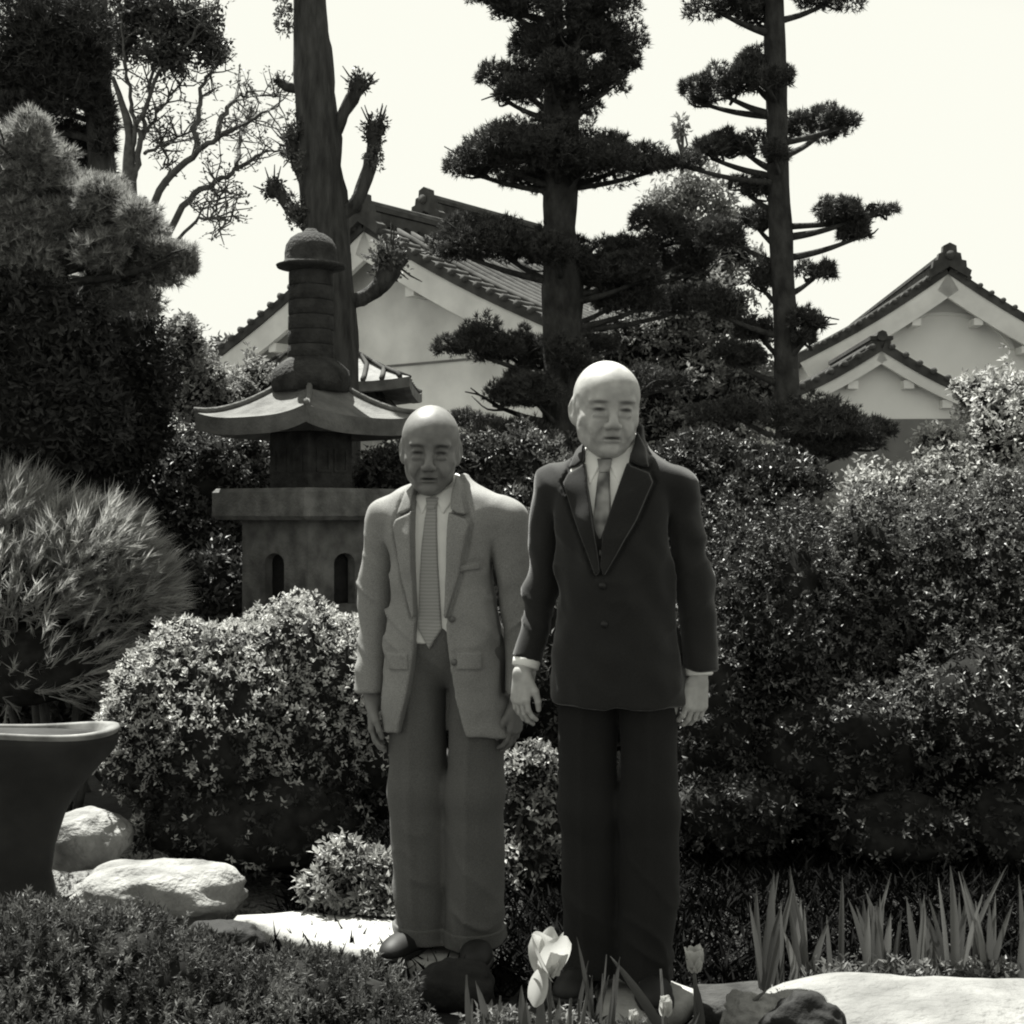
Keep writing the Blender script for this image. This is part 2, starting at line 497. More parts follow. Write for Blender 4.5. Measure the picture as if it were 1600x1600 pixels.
def dark_cover():
    """dwarf lily-turf: a dark mat of narrow leaves over the beds"""
    n = 10000
    x = rng.uniform(-.75, 2.6, n); y = rng.uniform(3.72, 6.6, n)
    p = np.stack([x, y, ground_z(x, y)], 1)
    V, Fc, T = rosettes(p, np.tile([0, 0, 1.0], (n, 1)) + rng.normal(0, .2, p.shape), 6, .080, .010, .85, (.3, 1.2))
    tag(link('lily_turf', np_mesh('lily_turf', V, Fc, T), M['turf']), 'dark mat of dwarf lily-turf over the shaded beds', 'ground cover', kind='stuff')
dark_cover()

def moss():
    """short moss and weeds over the sunlit ground"""
    n = 9000
    x = rng.uniform(-2.0, -.3, n); y = rng.uniform(3.9, 5.8, n)
    dens = vnoise(x * 2.5 + 20, y * 2.5, 0 * x, 12)
    ok = dens > rng.uniform(.25, .85, n)
    x, y = x[ok], y[ok]
    p = np.stack([x, y, ground_z(x, y)], 1)
    nn = np.tile([0, 0, 1.0], (len(p), 1)) + rng.normal(0, .3, p.shape)
    V, Fc, T = rosettes(p, nn, 4, .022, .008, 1.0, (.5, 1.6))
    tag(link('moss', np_mesh('moss', V, Fc, T), M['leaf_mid']), 'short patchy moss and weeds on the garden ground', 'moss', kind='stuff')
moss()

def rock(name, label, c, r, m, seed, group=None, flat_top=0.0, lump=.22, rz=0.0, nu=56, nv=34, base=None, power=2.4):
    th = np.linspace(0, 2 * np.pi, nu, endpoint=False); ph = np.linspace(0, np.pi, nv)
    PH, TH = np.meshgrid(ph, th, indexing='ij')
    sp = lambda a, e: np.sign(a) * np.abs(a) ** e
    e = 2 / power
    D = np.stack([sp(np.sin(PH), e) * sp(np.cos(TH), e), sp(np.sin(PH), e) * sp(np.sin(TH), e), sp(np.cos(PH), e)], -1).reshape(-1, 3)
    k = 1 + lump * (2 * vnoise(D[:, 0] * 1.4 + 5, D[:, 1] * 1.4 + 5, D[:, 2] * 1.4 + 5, seed) - 1) + lump * .4 * (2 * vnoise(D[:, 0] * 4 + 5, D[:, 1] * 4 + 5, D[:, 2] * 4 + 5, seed + 1) - 1) + .05 * lump * (2 * vnoise(D[:, 0] * 14 + 5, D[:, 1] * 14 + 5, D[:, 2] * 14 + 5, seed + 2) - 1)
    V = D * k[:, None] * np.asarray(r)
    if flat_top:
        t = r[2] * flat_top
        hi = V[:, 2] > t
        V[hi, 2] = t + (V[hi, 2] - t) * .15
    c_, s_ = math.cos(rz), math.sin(rz)
    V = np.stack([V[:, 0] * c_ - V[:, 1] * s_, V[:, 0] * s_ + V[:, 1] * c_, V[:, 2]], 1)
    Fs = []
    for j in range(nv - 1):
        for i in range(nu):
            q = (i + 1) % nu
            Fs.append((j * nu + i, (j + 1) * nu + i, (j + 1) * nu + q, j * nu + q))
    o = link(name, np_mesh(name, V, np.array(Fs), smooth=True), m)
    o.location = [float(v) for v in c]
    return tag(o, label, 'stone', group)

# stones round the azalea and the basin
rock('garden_stone', 'white sunlit boulder with shaded underside beside the bronze basin', P(135, 1300, 4.75) + [0, 0, -.02], (.155, .16, .095), M['stone_pale'], 11, lump=.16)
rock('garden_stone', 'long low pale stone in front of the white boulder and azalea', P(245, 1385, 4.45) + [0, 0, -.03], (.25, .16, .10), M['stone_pale'], 21, lump=.25)
rock('garden_stone', 'broad pale flat boulder beneath the iris blades', P(1490, 1628, 3.26), (.46, .28, .125), M['boulder'], 31, lump=.13)
rock('garden_stone', 'dark two-lobed stone leaning on the broad pale boulder', P(1258, 1606, 3.02), (.095, .07, .075), M['stone_dark'], 41, lump=.3)
rock('garden_stone', 'small rough pale stone between the slab and the broad boulder', P(1180, 1588, 3.28), (.07, .07, .05), M['stone_pale'], 52, lump=.35)
rock('garden_stone', 'dark rounded rock beneath the edge of the white stepping slab', P(712, 1545, 3.70), (.10, .08, .075), M['stone_dark'], 61, lump=.16)
rock('garden_stone', 'dark mossy stone half buried in the low juniper', P(345, 1470, 3.75), (.10, .08, .05), M['stone_dark'], 63, lump=.25)
rock('garden_stone', 'tiny white pebble beside the dark mossy stone', P(232, 1440, 4.05), (.03, .025, .02), M['stone_pale'], 64, lump=.2)

def slab(name, label, poly, ztop, thick, m, seed):
    """flat stepping slab: world xy outline, ragged thick edge"""
    pts = []
    n = len(poly)
    for i in range(n):
        a, b = np.array(poly[i]), np.array(poly[(i + 1) % n])
        for t in np.linspace(0, 1, 7, endpoint=False):
            q = a + (b - a) * t
            q = q + .012 * (2 * np.array([vnoise(q[0] * 9, q[1] * 9, 1, seed), vnoise(q[0] * 9, q[1] * 9, 5, seed)]) - 1)
            pts.append(q)
    pts = np.array(pts); c = pts.mean(0); mb = MB(); N_ = len(pts)
    rings = [(1.0, -thick), (1.02, -thick * .4), (1.0, -.014), (.975, -.002), (.8, 0.0), (.5, .002), (.2, .002)]
    V = []
    for s, z in rings:
        for q in pts:
            w = c + (q - c) * s
            V.append((w[0], w[1], ztop + z + (.003 * (2 * float(vnoise(w[0] * 7, w[1] * 7, 2, seed)) - 1) if z > -.01 else 0)))
    Fs = [tuple(range(N_ - 1, -1, -1)), tuple((len(rings) - 1) * N_ + i for i in range(N_))]
    for L in range(len(rings) - 1):
        for i in range(N_):
            j = (i + 1) % N_
            Fs.append((L * N_ + i, L * N_ + j, (L + 1) * N_ + j, (L + 1) * N_ + i))
    mb.add(V, Fs)
    o = mb.build(name, m, None, True)
    return tag(o, label, 'slab')

def px_poly(pts, z):
    out = []
    for px, py in pts:
        Y = (CZ - z) * F / (py - 800.0)
        out.append(((px - 800) / F * Y, Y))
    return out
slab('stepping_slab', 'long white sunlit stone slab beneath the man in grey', px_poly([(368, 1429), (480, 1470), (655, 1505), (748, 1512), (775, 1482), (735, 1440), (640, 1440), (470, 1421)], 0.0), 0.0, .055, M['stone_slab'], 5)
slab('stepping_slab', 'shaded stone slab under the shoes of the man in black', px_poly([(925, 1505), (945, 1583), (1010, 1586), (1062, 1570), (1088, 1546), (1040, 1528), (1030, 1495)], 0.0), 0.0, .055, M['stone_slab'], 6)
slab('stepping_slab', 'stone slab behind the small tulip, toned darker for shade', px_poly([(1092, 1535), (1098, 1572), (1160, 1575), (1215, 1560), (1190, 1532)], -.012), -.012, .045, M['lantern_dark'], 8)  # the shadow over this slab is put into a darker stone colour

# ------------------------------------------------------------------ stone lantern
def make_lantern():
    Y = 7.0; kk = K(Y)
    c = P(486, 800, Y)
    root = thing('stone_lantern', 'tall weathered stone lantern with curved roof and ringed spire under a cap', 'lantern', (c[0], c[1], GZ), 0)
    yaw = R(-39.0)      # near corner a little right of centre
    def zz(py): return CZ - (py - 800) / kk - GZ
    def sq(mb, w, z0, z1, bev=.012):
        mb.box((0, 0, (z0 + z1) / 2), (w, w, z1 - z0), yaw, bev)
        return mb
    w = .49
    # hollow base with arched openings on its four faces
    zt = zz(812); wz0, wz1 = zt - .42, zt - .165
    mb = MB()
    MB_parts = sq(MB(), .62, 0, .18).build('plinth', M['lantern'], root)
    core = MB(); core.box((0, 0, (.18 + zt) / 2), (w - .12, w - .12, zt - .18), yaw, 0.0); core.build('dark_inside', M['stone_dark'], root)
    for k in range(4):
        a = yaw + k * math.pi / 2
        ca, sa = math.cos(a), math.sin(a)
        h, ow = w / 2, .072
        arc = [(ow * math.cos(t), wz1 - .05 + .05 * math.sin(t)) for t in np.linspace(0, math.pi, 9)]
        outline = [(-h, .18), (h, .18), (h, zt), (-h, zt)]
        # panel built as pieces round the opening
        pl = MB()
        def ax(u, v, t, ca=ca, sa=sa):
            d = -(w / 2) + t * .05 + .0008 * (k % 2)
            return (u * ca - d * sa, u * sa + d * ca, v)
        e = h - (.0 if k % 2 == 0 else .0505)
        pl.prism([(-e, .18), (-ow, .18), (-ow, zt), (-e, zt)], ax)
        pl.prism([(ow, .18), (e, .18), (e, zt), (ow, zt)], ax)
        pl.prism([(-ow, .18), (ow, .18), (ow, wz0), (-ow, wz0)], ax)
        pl.prism([(-ow, zt), (-ow, wz1 - .05)] + arc[::-1][1:-1] + [(ow, wz1 - .05), (ow, zt)], ax)
        pl.build('arched_panel', M['lantern'], root)
    sq(MB(), .72, zt, zz(764), .02).build('middle_platform', M['lantern'], root)
    # fire box with small square windows
    z0, z1 = zz(764), zz(676)
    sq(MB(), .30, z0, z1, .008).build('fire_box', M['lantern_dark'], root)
    for k in range(4):
        a = yaw + k * math.pi / 2
        ca, sa = math.cos(a), math.sin(a)
        for s in (-1, 1):
            f = MB()
            for (du, dv, su, sv) in ((0, .055, .09, .012), (0, -.055, .09, .012), (-.039, 0, .012, .098), (.039, 0, .012, .098)):
                u, v = s * .06 + du, (z0 + z1) / 2 + dv
                d = -.152
                f.box((u * ca - d * sa, u * sa + d * ca, v), (su, .012, sv), a)
            f.build('window_frame', M['lantern_dark'], root)
    # swept square roof, corners turned up
    def roof(hw, ze, zt, ht, lift, th, m, name):
        mb = MB(); ns, nt = 20, 10
        for k in range(4):
            a = yaw + k * math.pi / 2; ca, sa = math.cos(a), math.sin(a)
            V, Fs = [], []
            def pt(s, t, under):
                hwt = hw + (ht - hw) * t
                z = ze + (zt - ze) * (t ** 1.55) + lift * abs(s) ** 3 * (1 - t) ** 2
                if under:
                    hwt *= .985
                    z = ze - th * (1 - t) + lift * abs(s) ** 3 * (1 - t) ** 2 + .04 * t
                u, d = s * hwt, -hwt
                return (u * ca - d * sa, u * sa + d * ca, z)
            for under in (0, 1):
                b = len(V)
                for j in range(nt + 1):
                    for i in range(ns + 1):
                        V.append(pt(-1 + 2 * i / ns, j / nt, under))
                for j in range(nt):
                    for i in range(ns):
                        q = b + j * (ns + 1) + i
                        Fs.append((q, q + 1, q + ns + 2, q + ns + 1) if not under else (q, q + ns + 1, q + ns + 2, q + 1))
            o2 = (nt + 1) * (ns + 1)
            for i in range(ns):
                Fs.append((i, o2 + i, o2 + i + 1, i + 1))
            mb.add(V, Fs)
        o = mb.build(name, m, root, False)
        return o
    ro = roof(.415, zz(658), zz(606), .12, .045, .085, M['lantern_roof'], 'curved_roof')
    for k in range(4):
        a = yaw + k * math.pi / 2 + math.pi / 4
        path = []
        for t in np.linspace(0, 1, 8):
            hwt = (.415 + (.12 - .415) * t) * math.sqrt(2)
            path.append((hwt * math.sin(a), -hwt * math.cos(a), zz(658) + (zz(606) - zz(658)) * t ** 1.55 + .045 * (1 - t) ** 2 + .008))
        MB().tube(path, .016, 6).build('hip_ridge', M['lantern_roof'], ro, True)
    # spire
    zb = zz(607)
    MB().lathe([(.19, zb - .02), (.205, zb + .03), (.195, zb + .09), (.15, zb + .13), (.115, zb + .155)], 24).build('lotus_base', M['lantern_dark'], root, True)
    n = 6
    y0, y1 = zz(563), zz(425)
    for i in range(n):
        a = y0 + (y1 - y0) * i / n; b = y0 + (y1 - y0) * (i + 1) / n
        r = .118 - .006 * i / n
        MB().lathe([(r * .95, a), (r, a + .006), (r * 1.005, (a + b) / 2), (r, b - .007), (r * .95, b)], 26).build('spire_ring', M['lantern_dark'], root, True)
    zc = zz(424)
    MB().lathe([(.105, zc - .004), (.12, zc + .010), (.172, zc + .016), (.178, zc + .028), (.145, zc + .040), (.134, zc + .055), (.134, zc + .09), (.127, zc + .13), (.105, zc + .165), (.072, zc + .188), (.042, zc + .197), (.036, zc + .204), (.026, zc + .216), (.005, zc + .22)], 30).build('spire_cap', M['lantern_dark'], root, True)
make_lantern()

# ------------------------------------------------------------------ bronze basin at the left edge
def make_basin():
    Y = 4.3; kk = K(Y)
    c = P(-62, 800, Y)
    root = thing('garden_basin', 'dark flared bronze basin on a waisted foot with pale rim', 'basin', (c[0], c[1], GZ))
    prof = [(1470, .33), (1440, .345), (1420, .335), (1395, .302), (1360, .285), (1320, .296), (1270, .328), (1240, .362), (1215, .402), (1190, .447), (1172, .480), (1158, .492), (1146, .494)]
    pr = [(r, CZ - (py - 800) / kk - GZ) for py, r in prof]
    pr[0] = (pr[0][0], 0.0)
    MB().lathe(pr, 72, sy=.27, power=2.3).build('vessel', M['bronze'], root, True)
    zt = pr[-1][1]
    rim = MB()
    th = np.linspace(0, 2 * math.pi, 72, endpoint=False)
    V = []
    prs = [(.494, zt + .001), (.500, zt + .010), (.494, zt + .019), (.470, zt + .020), (.452, zt + .012), (.44, zt - .02), (.40, zt - .045)]
    e = 2 / 2.3
    for i, (r, z) in enumerate(prs):
        for t in th:
            x = math.copysign(abs(math.cos(t)) ** e, math.cos(t)); y = math.copysign(abs(math.sin(t)) ** e, math.sin(t))
            V.append((r * x, r * y * .27, z + .010 * math.sin(3 * t + .6)))
    Fs = []
    for i in range(len(prs) - 1):
        for j in range(72):
            q = (j + 1) % 72
            Fs.append((i * 72 + j, i * 72 + q, (i + 1) * 72 + q, (i + 1) * 72 + j))
    Fs.append(tuple((len(prs) - 1) * 72 + j for j in range(72)))
    rim.add(V, Fs); rim.build('rim', M['basin_inside'], root, True)
    MB().lathe([(.350, .001), (.356, .016), (.35, .035), (.338, .036)], 60, sy=.40, power=2.3).build('foot_ring', M['bronze'], root, True)
make_basin()

# ------------------------------------------------------------------ storehouses
def storehouse(label, loc, rz, hw, eave, apex, depth, pm, over=.40, front=.45, tile=M['tile'], barge_h=.36, lower=None, ornament=True, arch=False, band=None, name='storehouse', ntile=True, wing=0.0):
    root = thing(name, label, 'building', loc, rz)
    tan = (apex - eave) / (hw + over)
    win = hw
    ze_w = eave + tan * over
    wall = MB()
    pent = [(-win, 0), (win, 0), (win, ze_w - .02), (0, apex - .05), (-win, ze_w - .02)]
    wall.prism(pent, lambda u, v, t: (u, t * depth, v))
    wall.build('wall', pm, root)
    if lower:
        MB().box((0, -.02, lower / 2), (2 * win + .02, .03, lower), 0).build('board_wall', M['board_wall'], root)
    if band:
        MB().box((0, -.012, band), (2 * win, .024, .03), 0).build('string_course', M['board_wall'], root)
    L = math.hypot(hw + over, apex - eave)
    for s in (-1, 1):
        def ax(u, v, t, s=s):
            # u along the slope from apex, v normal offset
            cx, sx = (hw + over) / L, (apex - eave) / L
            x = s * (u * cx + v * sx); z = apex - u * sx + v * cx
            return (x, -front + t * (depth + 2 * front), z)
        # Japanese roofs sag slightly: split in segments
        mb = MB()
        N_ = 8
        sag = lambda u: -.10 * math.sin(math.pi * min(1, u / L)) * .7
        for i in range(N_):
            u0, u1 = L * i / N_, L * (i + 1) / N_
            mb.prism([(u0, sag(u0) - .02), (u1, sag(u1) - .02), (u1, sag(u1) + .12), (u0, sag(u0) + .12)] if s > 0 else [(u0, sag(u0) + .12), (u1, sag(u1) + .12), (u1, sag(u1) - .02), (u0, sag(u0) - .02)], ax)
        ro = mb.build('roof_slope', tile, root)
        # plastered barge board under the verge, stepped at the purlins
        bb = MB()
        for i in range(N_):
            u0, u1 = L * i / N_, L * (i + 1) / N_
            h = barge_h
            bb.prism([(u0, sag(u0) - .02 - h), (u1, sag(u1) - .02 - h), (u1, sag(u1) - .022), (u0, sag(u0) - .022)] if s > 0 else [(u0, sag(u0) - .022), (u1, sag(u1) - .022), (u1, sag(u1) - .02 - h), (u0, sag(u0) - .02 - h)], lambda u, v, t, s=s: (lambda q: (q[0], -front + .03 + t * .09, q[2]))(ax(u, v, 0, s)))
        bb.build('barge_board', M['barge'], root)
        # purlin ends under the verge
        for f_ in (.30, .62, .93):
            q = ax(L * f_, sag(L * f_) - barge_h - .07, 0, s)
            MB().box((q[0], -front / 2 + .04, q[2]), (.16, front - .06, .13), 0).build('purlin_end', M['barge'], root)
        # verge tiles, each one a short roll lying across the edge
        if ntile:
            nt = int(L / .25)
            tm = None
            for i in range(nt):
                u = .12 + i * .25
                q = ax(u, sag(u) + .115, 0, s)
                if tm is None:
                    tm = MB().tube([(0, -.05, 0), (0, .30, 0)], .05, 8).mesh('tile', True); tm.materials.append(tile)
                o = link('tile', tm, tile, ro); o.location = q
            # rolls running down the slope
            rm = None
            for i in range(int((depth + 2 * front) / .30)):
                yy = -front + .45 + i * .30
                if rm is None:
                    pth = [(lambda q: (q[0], 0, q[2]))(ax(u, sag(u) + .135, 0, s)) for u in np.linspace(.1, L + .02, 9)]
                    rm = MB().tube(pth, .06, 6).mesh('tile_roll', True); rm.materials.append(tile)
                o = link('tile_roll', rm, tile, ro); o.location = (0, yy, 0)
    # ridge stack and demon-tile ornament
    rd = MB()
    k_ = 1.0 if ornament else .45
    rd.box((0, depth / 2, apex + .10 + .06 * k_), (.30, depth + 2 * front - .1, .18))
    rd.box((0, depth / 2, apex + .10 + .19 * k_), (.36, depth + 2 * front - .06, .06))
    rd.tube([(0, -front - .02, apex + .10 + .26 * k_), (0, depth + front, apex + .10 + .26 * k_)], .085, 8)
    rd.build('ridge', tile, root)
    prof = [(-.36, -.12), (-.40, .02), (-.31, .08), (-.30, .20), (-.22, .22), (-.20, .34), (-.13, .36), (-.12, .48), (0, .54), (.12, .48), (.13, .36), (.20, .34), (.22, .22), (.30, .20), (.31, .08), (.40, .02), (.36, -.12), (0, .10)]
    if ornament: MB().prism(prof, lambda u, v, t: (u, -front - .10 + t * .16, apex + v)).build('ridge_ornament', tile, root)
    if ornament: MB().tube([(0, -front - .16, apex + .30), (0, -front - .09, apex + .30)], .085, 10).build('ornament_boss', tile, root, True)
    if arch:
        for (ra, th, pr) in ((1.25, .10, .05),):
            mb = MB(); zc = apex - hw * tan * 1.02 - .10
            ts = np.linspace(0.05 * math.pi, .95 * math.pi, 21)
            for a, b in zip(ts[:-1], ts[1:]):
                mb.prism([(ra * math.cos(a), zc + .62 * ra * math.sin(a)), ((ra + th) * math.cos(a), zc + .62 * (ra + th) * math.sin(a)), ((ra + th) * math.cos(b), zc + .62 * (ra + th) * math.sin(b)), (ra * math.cos(b), zc + .62 * ra * math.sin(b))], lambda u, v, t: (u, -pr * (1 - t) + .004 * t, v))
            mb.build('plaster_arch', pm, root)
    return root

def at_ground(px, Y):
    q = P(px, 800, Y); return (q[0], q[1], GZ)
th = R(38)
storehouse('pale plastered storehouse gable behind the lantern and lopped trunk', at_ground(600, 20.0), -th, 3.16, 2.278 + CZ - GZ, 4.15 + CZ - GZ - .1, 2.4, M['plaster'], over=.38, band=P(0, 566, 19.4)[2] - GZ)
storehouse('tiled ridge end rising behind the storehouse roof and cloud pine', at_ground(692, 26.0), -th, 3.0, 4.75, 6.85, 2.6, M['plaster'], over=.38)
storehouse('white storehouse with arched plaster gable above the lower annexe', at_ground(1472, 26.0), R(-4), 2.3, 4.15, 5.78, 9.0, M['plaster_right'], over=.42, arch=True, front=.5)
storehouse('low white gabled annexe with grey lower wall behind the round pine pad', at_ground(1372, 22.0), R(-3), 1.62, 2.95, 3.90, 3.2, M['plaster_right'], over=.28, front=.3, barge_h=.17, lower=P(0, 655, 22)[2] - GZ, ornament=False, name='storehouse_annexe')

def two_tier():
    Y = 13.0; kk = K(Y)
    c = at_ground(512, Y)
    root = thing('garden_pavilion', 'small pavilion with two tiers of tiled roof behind the lantern', 'building', c)
    def z(py): return CZ - (py - 800) / kk - GZ
    MB().box((0, 0, z(668) / 2), (.95, .95, z(668))).build('wall', M['plaster'], root)
    for (he, ze, ht, zt) in ((.84, z(610), .16, z(548)), (.80, z(668), .42, z(606))):
        mb = MB(); n = 10
        for k in range(4):
            a = k * math.pi / 2; ca, sa = math.cos(a), math.sin(a)
            V, Fs = [], []
            prof = [(ht, zt)] + [(ht + (he - ht) * t, ze + (zt - ze) * (1 - t) ** 1.35) for t in np.linspace(.15, 1, 7)] + [(he, ze - .09), (he * .93, ze - .10), (ht, ze - .02)]
            for (w_, zz_) in prof:
                for i in range(n + 1):
                    s = -1 + 2 * i / n
                    u, d = s * w_, -w_
                    V.append((u * ca - d * sa, u * sa + d * ca, zz_ + (.05 * abs(s) ** 3 if w_ > ht * 1.5 else 0)))
            for j in range(len(prof) - 1):
                for i in range(n):
                    q = j * (n + 1) + i
                    Fs.append((q, q + n + 1, q + n + 2, q + 1))
            mb.add(V, Fs)
        ro = mb.build('tiled_roof', M['tile_lit'], root)
        for k in range(4):
            a = k * math.pi / 2; ca, sa = math.cos(a), math.sin(a)
            for s in np.linspace(-.9, .9, 10):
                pth = []
                for t in np.linspace(.12, 1, 6):
                    w_ = ht + (he - ht) * t
                    u = s * he if abs(s * he) < w_ else math.copysign(w_, s); d = -w_
                    pth.append((u * ca - d * sa, u * sa + d * ca, ze + (zt - ze) * (1 - t) ** 1.35 + .012 + .05 * abs(u / w_) ** 3))
                MB().tube(pth, .022, 5).build('tile_roll', M['tile'], ro, True)
    MB().box((0, 0, (z(608) + z(660)) / 2), (.7, .7, z(608) - z(660))).build('upper_wall', M['wood_dark'], root)
    MB().lathe([(.16, z(550)), (.2, z(546)), (.12, z(540)), (.06, z(530)), (.01, z(524))], 16).build('roof_finial', M['tile'], root, True)
two_tier()

# ------------------------------------------------------------------ trees
def px_path(pts, Y, dy=None):
    return np.array([P(p[0], p[1], Y + (p[2] if len(p) > 2 else 0.0)) for p in pts])

def trunk(root, base, pts, radii_px, Y, m, n=12, name='trunk', wob=.16, seed=3):
    path = smooth_path(px_path(pts, Y) - base, 6)
    rad = np.interp(np.linspace(0, 1, len(path)), np.linspace(0, 1, len(radii_px)), np.array(radii_px) / K(Y))
    return MB().tube(path, rad, n, wob, seed).build(name, m, root, True)

def cloud_pine(label, Y, trunks, pads, leaf, bark, seed, needle=.042, width=.0070, dens=.05, k=8, name='cloud_pine', group=None, tone=(.6, 1.5), cone=.9, depth=.85, stem_px=None, flat=True, thick=.35, lump=.28, fuller=1.14):
    kk = K(Y)
    bx = P(trunks[0][0][0][0], 800, Y); base = np.array([bx[0], Y, GZ])
    root = thing(name, label, 'tree', base, 0, group)
    for i, (pts, rad) in enumerate(trunks):
        trunk(root, base, pts, rad, Y, bark, 14, 'trunk', .16, seed + i)
    tp = np.array([p[:2] for p in trunks[0][0]], float)
    o = np.argsort(tp[:, 1])
    for i, pad in enumerate(pads):
        px, py, hw, hh = pad[:4]
        hw, hh = hw * fuller, hh * fuller
        dy = pad[4] if len(pad) > 4 else float(rng.normal(0, .18))
        c = P(px, py, Y + dy) - base
        r = np.array([hw / kk, max(hw / kk * depth, .12), hh / kk])
        n = int(hw * hh * math.pi * dens) + 20
        link('foliage_pad', pad_mesh(c, r, n, k, needle, width, seed * 13 + i, cone, flat, .8, thick, tone, lump), leaf, root)
        # limb from the trunk to the pad, then twigs fanning into it
        ty = min(py + hh * .9 + 12, tp[:, 1].max())
        tx = np.interp(ty, tp[o, 1], tp[o, 0])
        a = P(tx, ty, Y) - base
        b = c + np.array([0, 0, -r[2] * .25])
        mid = (a + b) / 2 + np.array([0, 0, -.03 * np.linalg.norm(b - a)])
        if np.linalg.norm(b - a) > .12:
            MB().tube(smooth_path([a, mid, b]), np.linspace(.022, .009, 9) * (1 + hw / 300), 7, .15, i).build('limb', bark, root, True)
        tw = MB()
        for j in range(5):
            e = c + r * np.array([rng.uniform(-.8, .8), rng.uniform(-.7, .7), rng.uniform(-.1, .6)])
            s = b + (a - b) * rng.uniform(0, .25)
            tw.tube(smooth_path([s, (s + e) / 2 + rng.normal(0, .03, 3), e], 3), np.linspace(.010, .004, 7), 5)
        tag(tw.build('twigs', bark, root, True), kind='stuff')
    return root

# the double-stemmed cloud pine behind the two men
cloud_pine('double-stemmed cloud-pruned pine behind the bald man in black', 9.0,
    [([(882, 1110), (881, 900), (881, 620), (879, 450), (874, 320), (867, 200), (865, 0), (868, -220)], [36, 32, 30, 29, 24, 16, 14, 9]),
     ([(884, 350), (892, 280), (894, 200), (896, 0), (900, -200)], [16, 13, 11, 10, 7])],
    [(800, 15, 52, 30), (772, 0, 36, 22), (815, 128, 72, 40), (790, 150, 45, 28), (932, 60, 72, 50), (950, 130, 55, 45), (880, 85, 55, 55, .1), (840, 65, 48, 42), (905, 175, 50, 30, .15), (965, 95, 36, 34), (930, 10, 70, 36), (860, -60, 130, 60), (780, -70, 60, 40),
     (770, 240, 92, 42, -.15), (850, 232, 100, 42, .1), (905, 262, 110, 45, -.1), (985, 248, 68, 34, .1), (1020, 262, 34, 22), (730, 262, 52, 26, .1), (840, 285, 70, 24, .25),
     (720, 385, 70, 46, -.1), (790, 388, 80, 48, .1), (760, 358, 50, 24, .2), (855, 405, 60, 40, .2), (960, 395, 80, 40, .1), (1030, 372, 72, 36, -.1), (1085, 365, 45, 28, .1), (930, 430, 60, 36, .1),
     (870, 245, 60, 34, -.3), (860, 110, 40, 44, -.25), (905, 60, 34, 40, -.2), (870, 400, 44, 30, -.28), (840, 620, 60, 40, -.25), (1000, 430, 70, 34, -.1), (1100, 415, 50, 34, .1), (890, 560, 40, 40, -.25), (960, 470, 50, 30, .15), (1010, 470, 78, 34, .1), (1080, 475, 60, 30, .25), (745, 540, 58, 42, -.1), (800, 548, 60, 44, .1), (835, 560, 40, 40), (770, 625, 66, 28), (830, 600, 50, 36, .1), (820, 685, 95, 30, -.1), (735, 665, 50, 26), (930, 545, 50, 22, .1), (1040, 600, 56, 26, .2)],
    M['needle'], M['bark_pine'], 3, dens=.115, lump=.4)

cloud_pine('single-stemmed cloud-pruned pine with stepped pads beside the white annexe', 8.5,
    [([(1242, 1120), (1238, 850), (1232, 640), (1226, 480), (1219, 320), (1213, 160), (1209, 0), (1206, -200)], [26, 23, 20, 18, 17, 16, 15, 12])],
    [(1130, 15, 58, 28, -.1), (1180, 25, 40, 26, .1), (1290, 2, 50, 20), (1160, -60, 80, 40), (1130, 140, 62, 30), (1175, 118, 48, 34, .1), (1085, 155, 30, 16), (1222, 118, 22, 18, -.1),
     (1285, 200, 62, 34), (1320, 190, 30, 22), (1110, 240, 44, 26), (1160, 228, 44, 30, .1), (1070, 255, 30, 20),
     (1338, 338, 62, 22, .0), (1345, 362, 42, 30, .05), (1385, 330, 25, 12), (1150, 370, 44, 34, .2), (1185, 350, 34, 30, .2), (1272, 430, 28, 22), (1276, 508, 36, 26), (1258, 530, 24, 18), (1190, 520, 38, 34, .2), (1150, 560, 52, 32, .1), (1210, 240, 26, 24, -.22), (1200, 130, 30, 20, -.2), (1120, 480, 46, 36, .15), (1190, 440, 34, 34, .1), (1170, 300, 34, 22, .1),
     (1300, 668, 92, 46, -.25), (1255, 700, 60, 46, -.2), (1340, 690, 56, 34, -.25), (1240, 745, 46, 38, -.2), (1160, 650, 60, 28, .2)],
    M['needle'], M['bark_pine'], 5, dens=.125, lump=.4)

# dark conifer in the upper left corner
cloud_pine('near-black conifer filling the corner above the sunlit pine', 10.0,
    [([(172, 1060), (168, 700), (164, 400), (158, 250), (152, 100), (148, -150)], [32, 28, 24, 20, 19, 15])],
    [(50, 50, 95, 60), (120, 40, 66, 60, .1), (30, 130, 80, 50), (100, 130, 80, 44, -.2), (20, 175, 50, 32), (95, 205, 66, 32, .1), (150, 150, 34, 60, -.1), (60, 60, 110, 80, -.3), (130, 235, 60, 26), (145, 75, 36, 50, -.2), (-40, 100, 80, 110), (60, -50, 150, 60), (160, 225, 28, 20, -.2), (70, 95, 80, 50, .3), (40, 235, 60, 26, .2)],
    M['needle_black'], M['bark'], 9, needle=.065, width=.010, dens=.065, k=9, name='conifer_tree', flat=False, thick=.6)

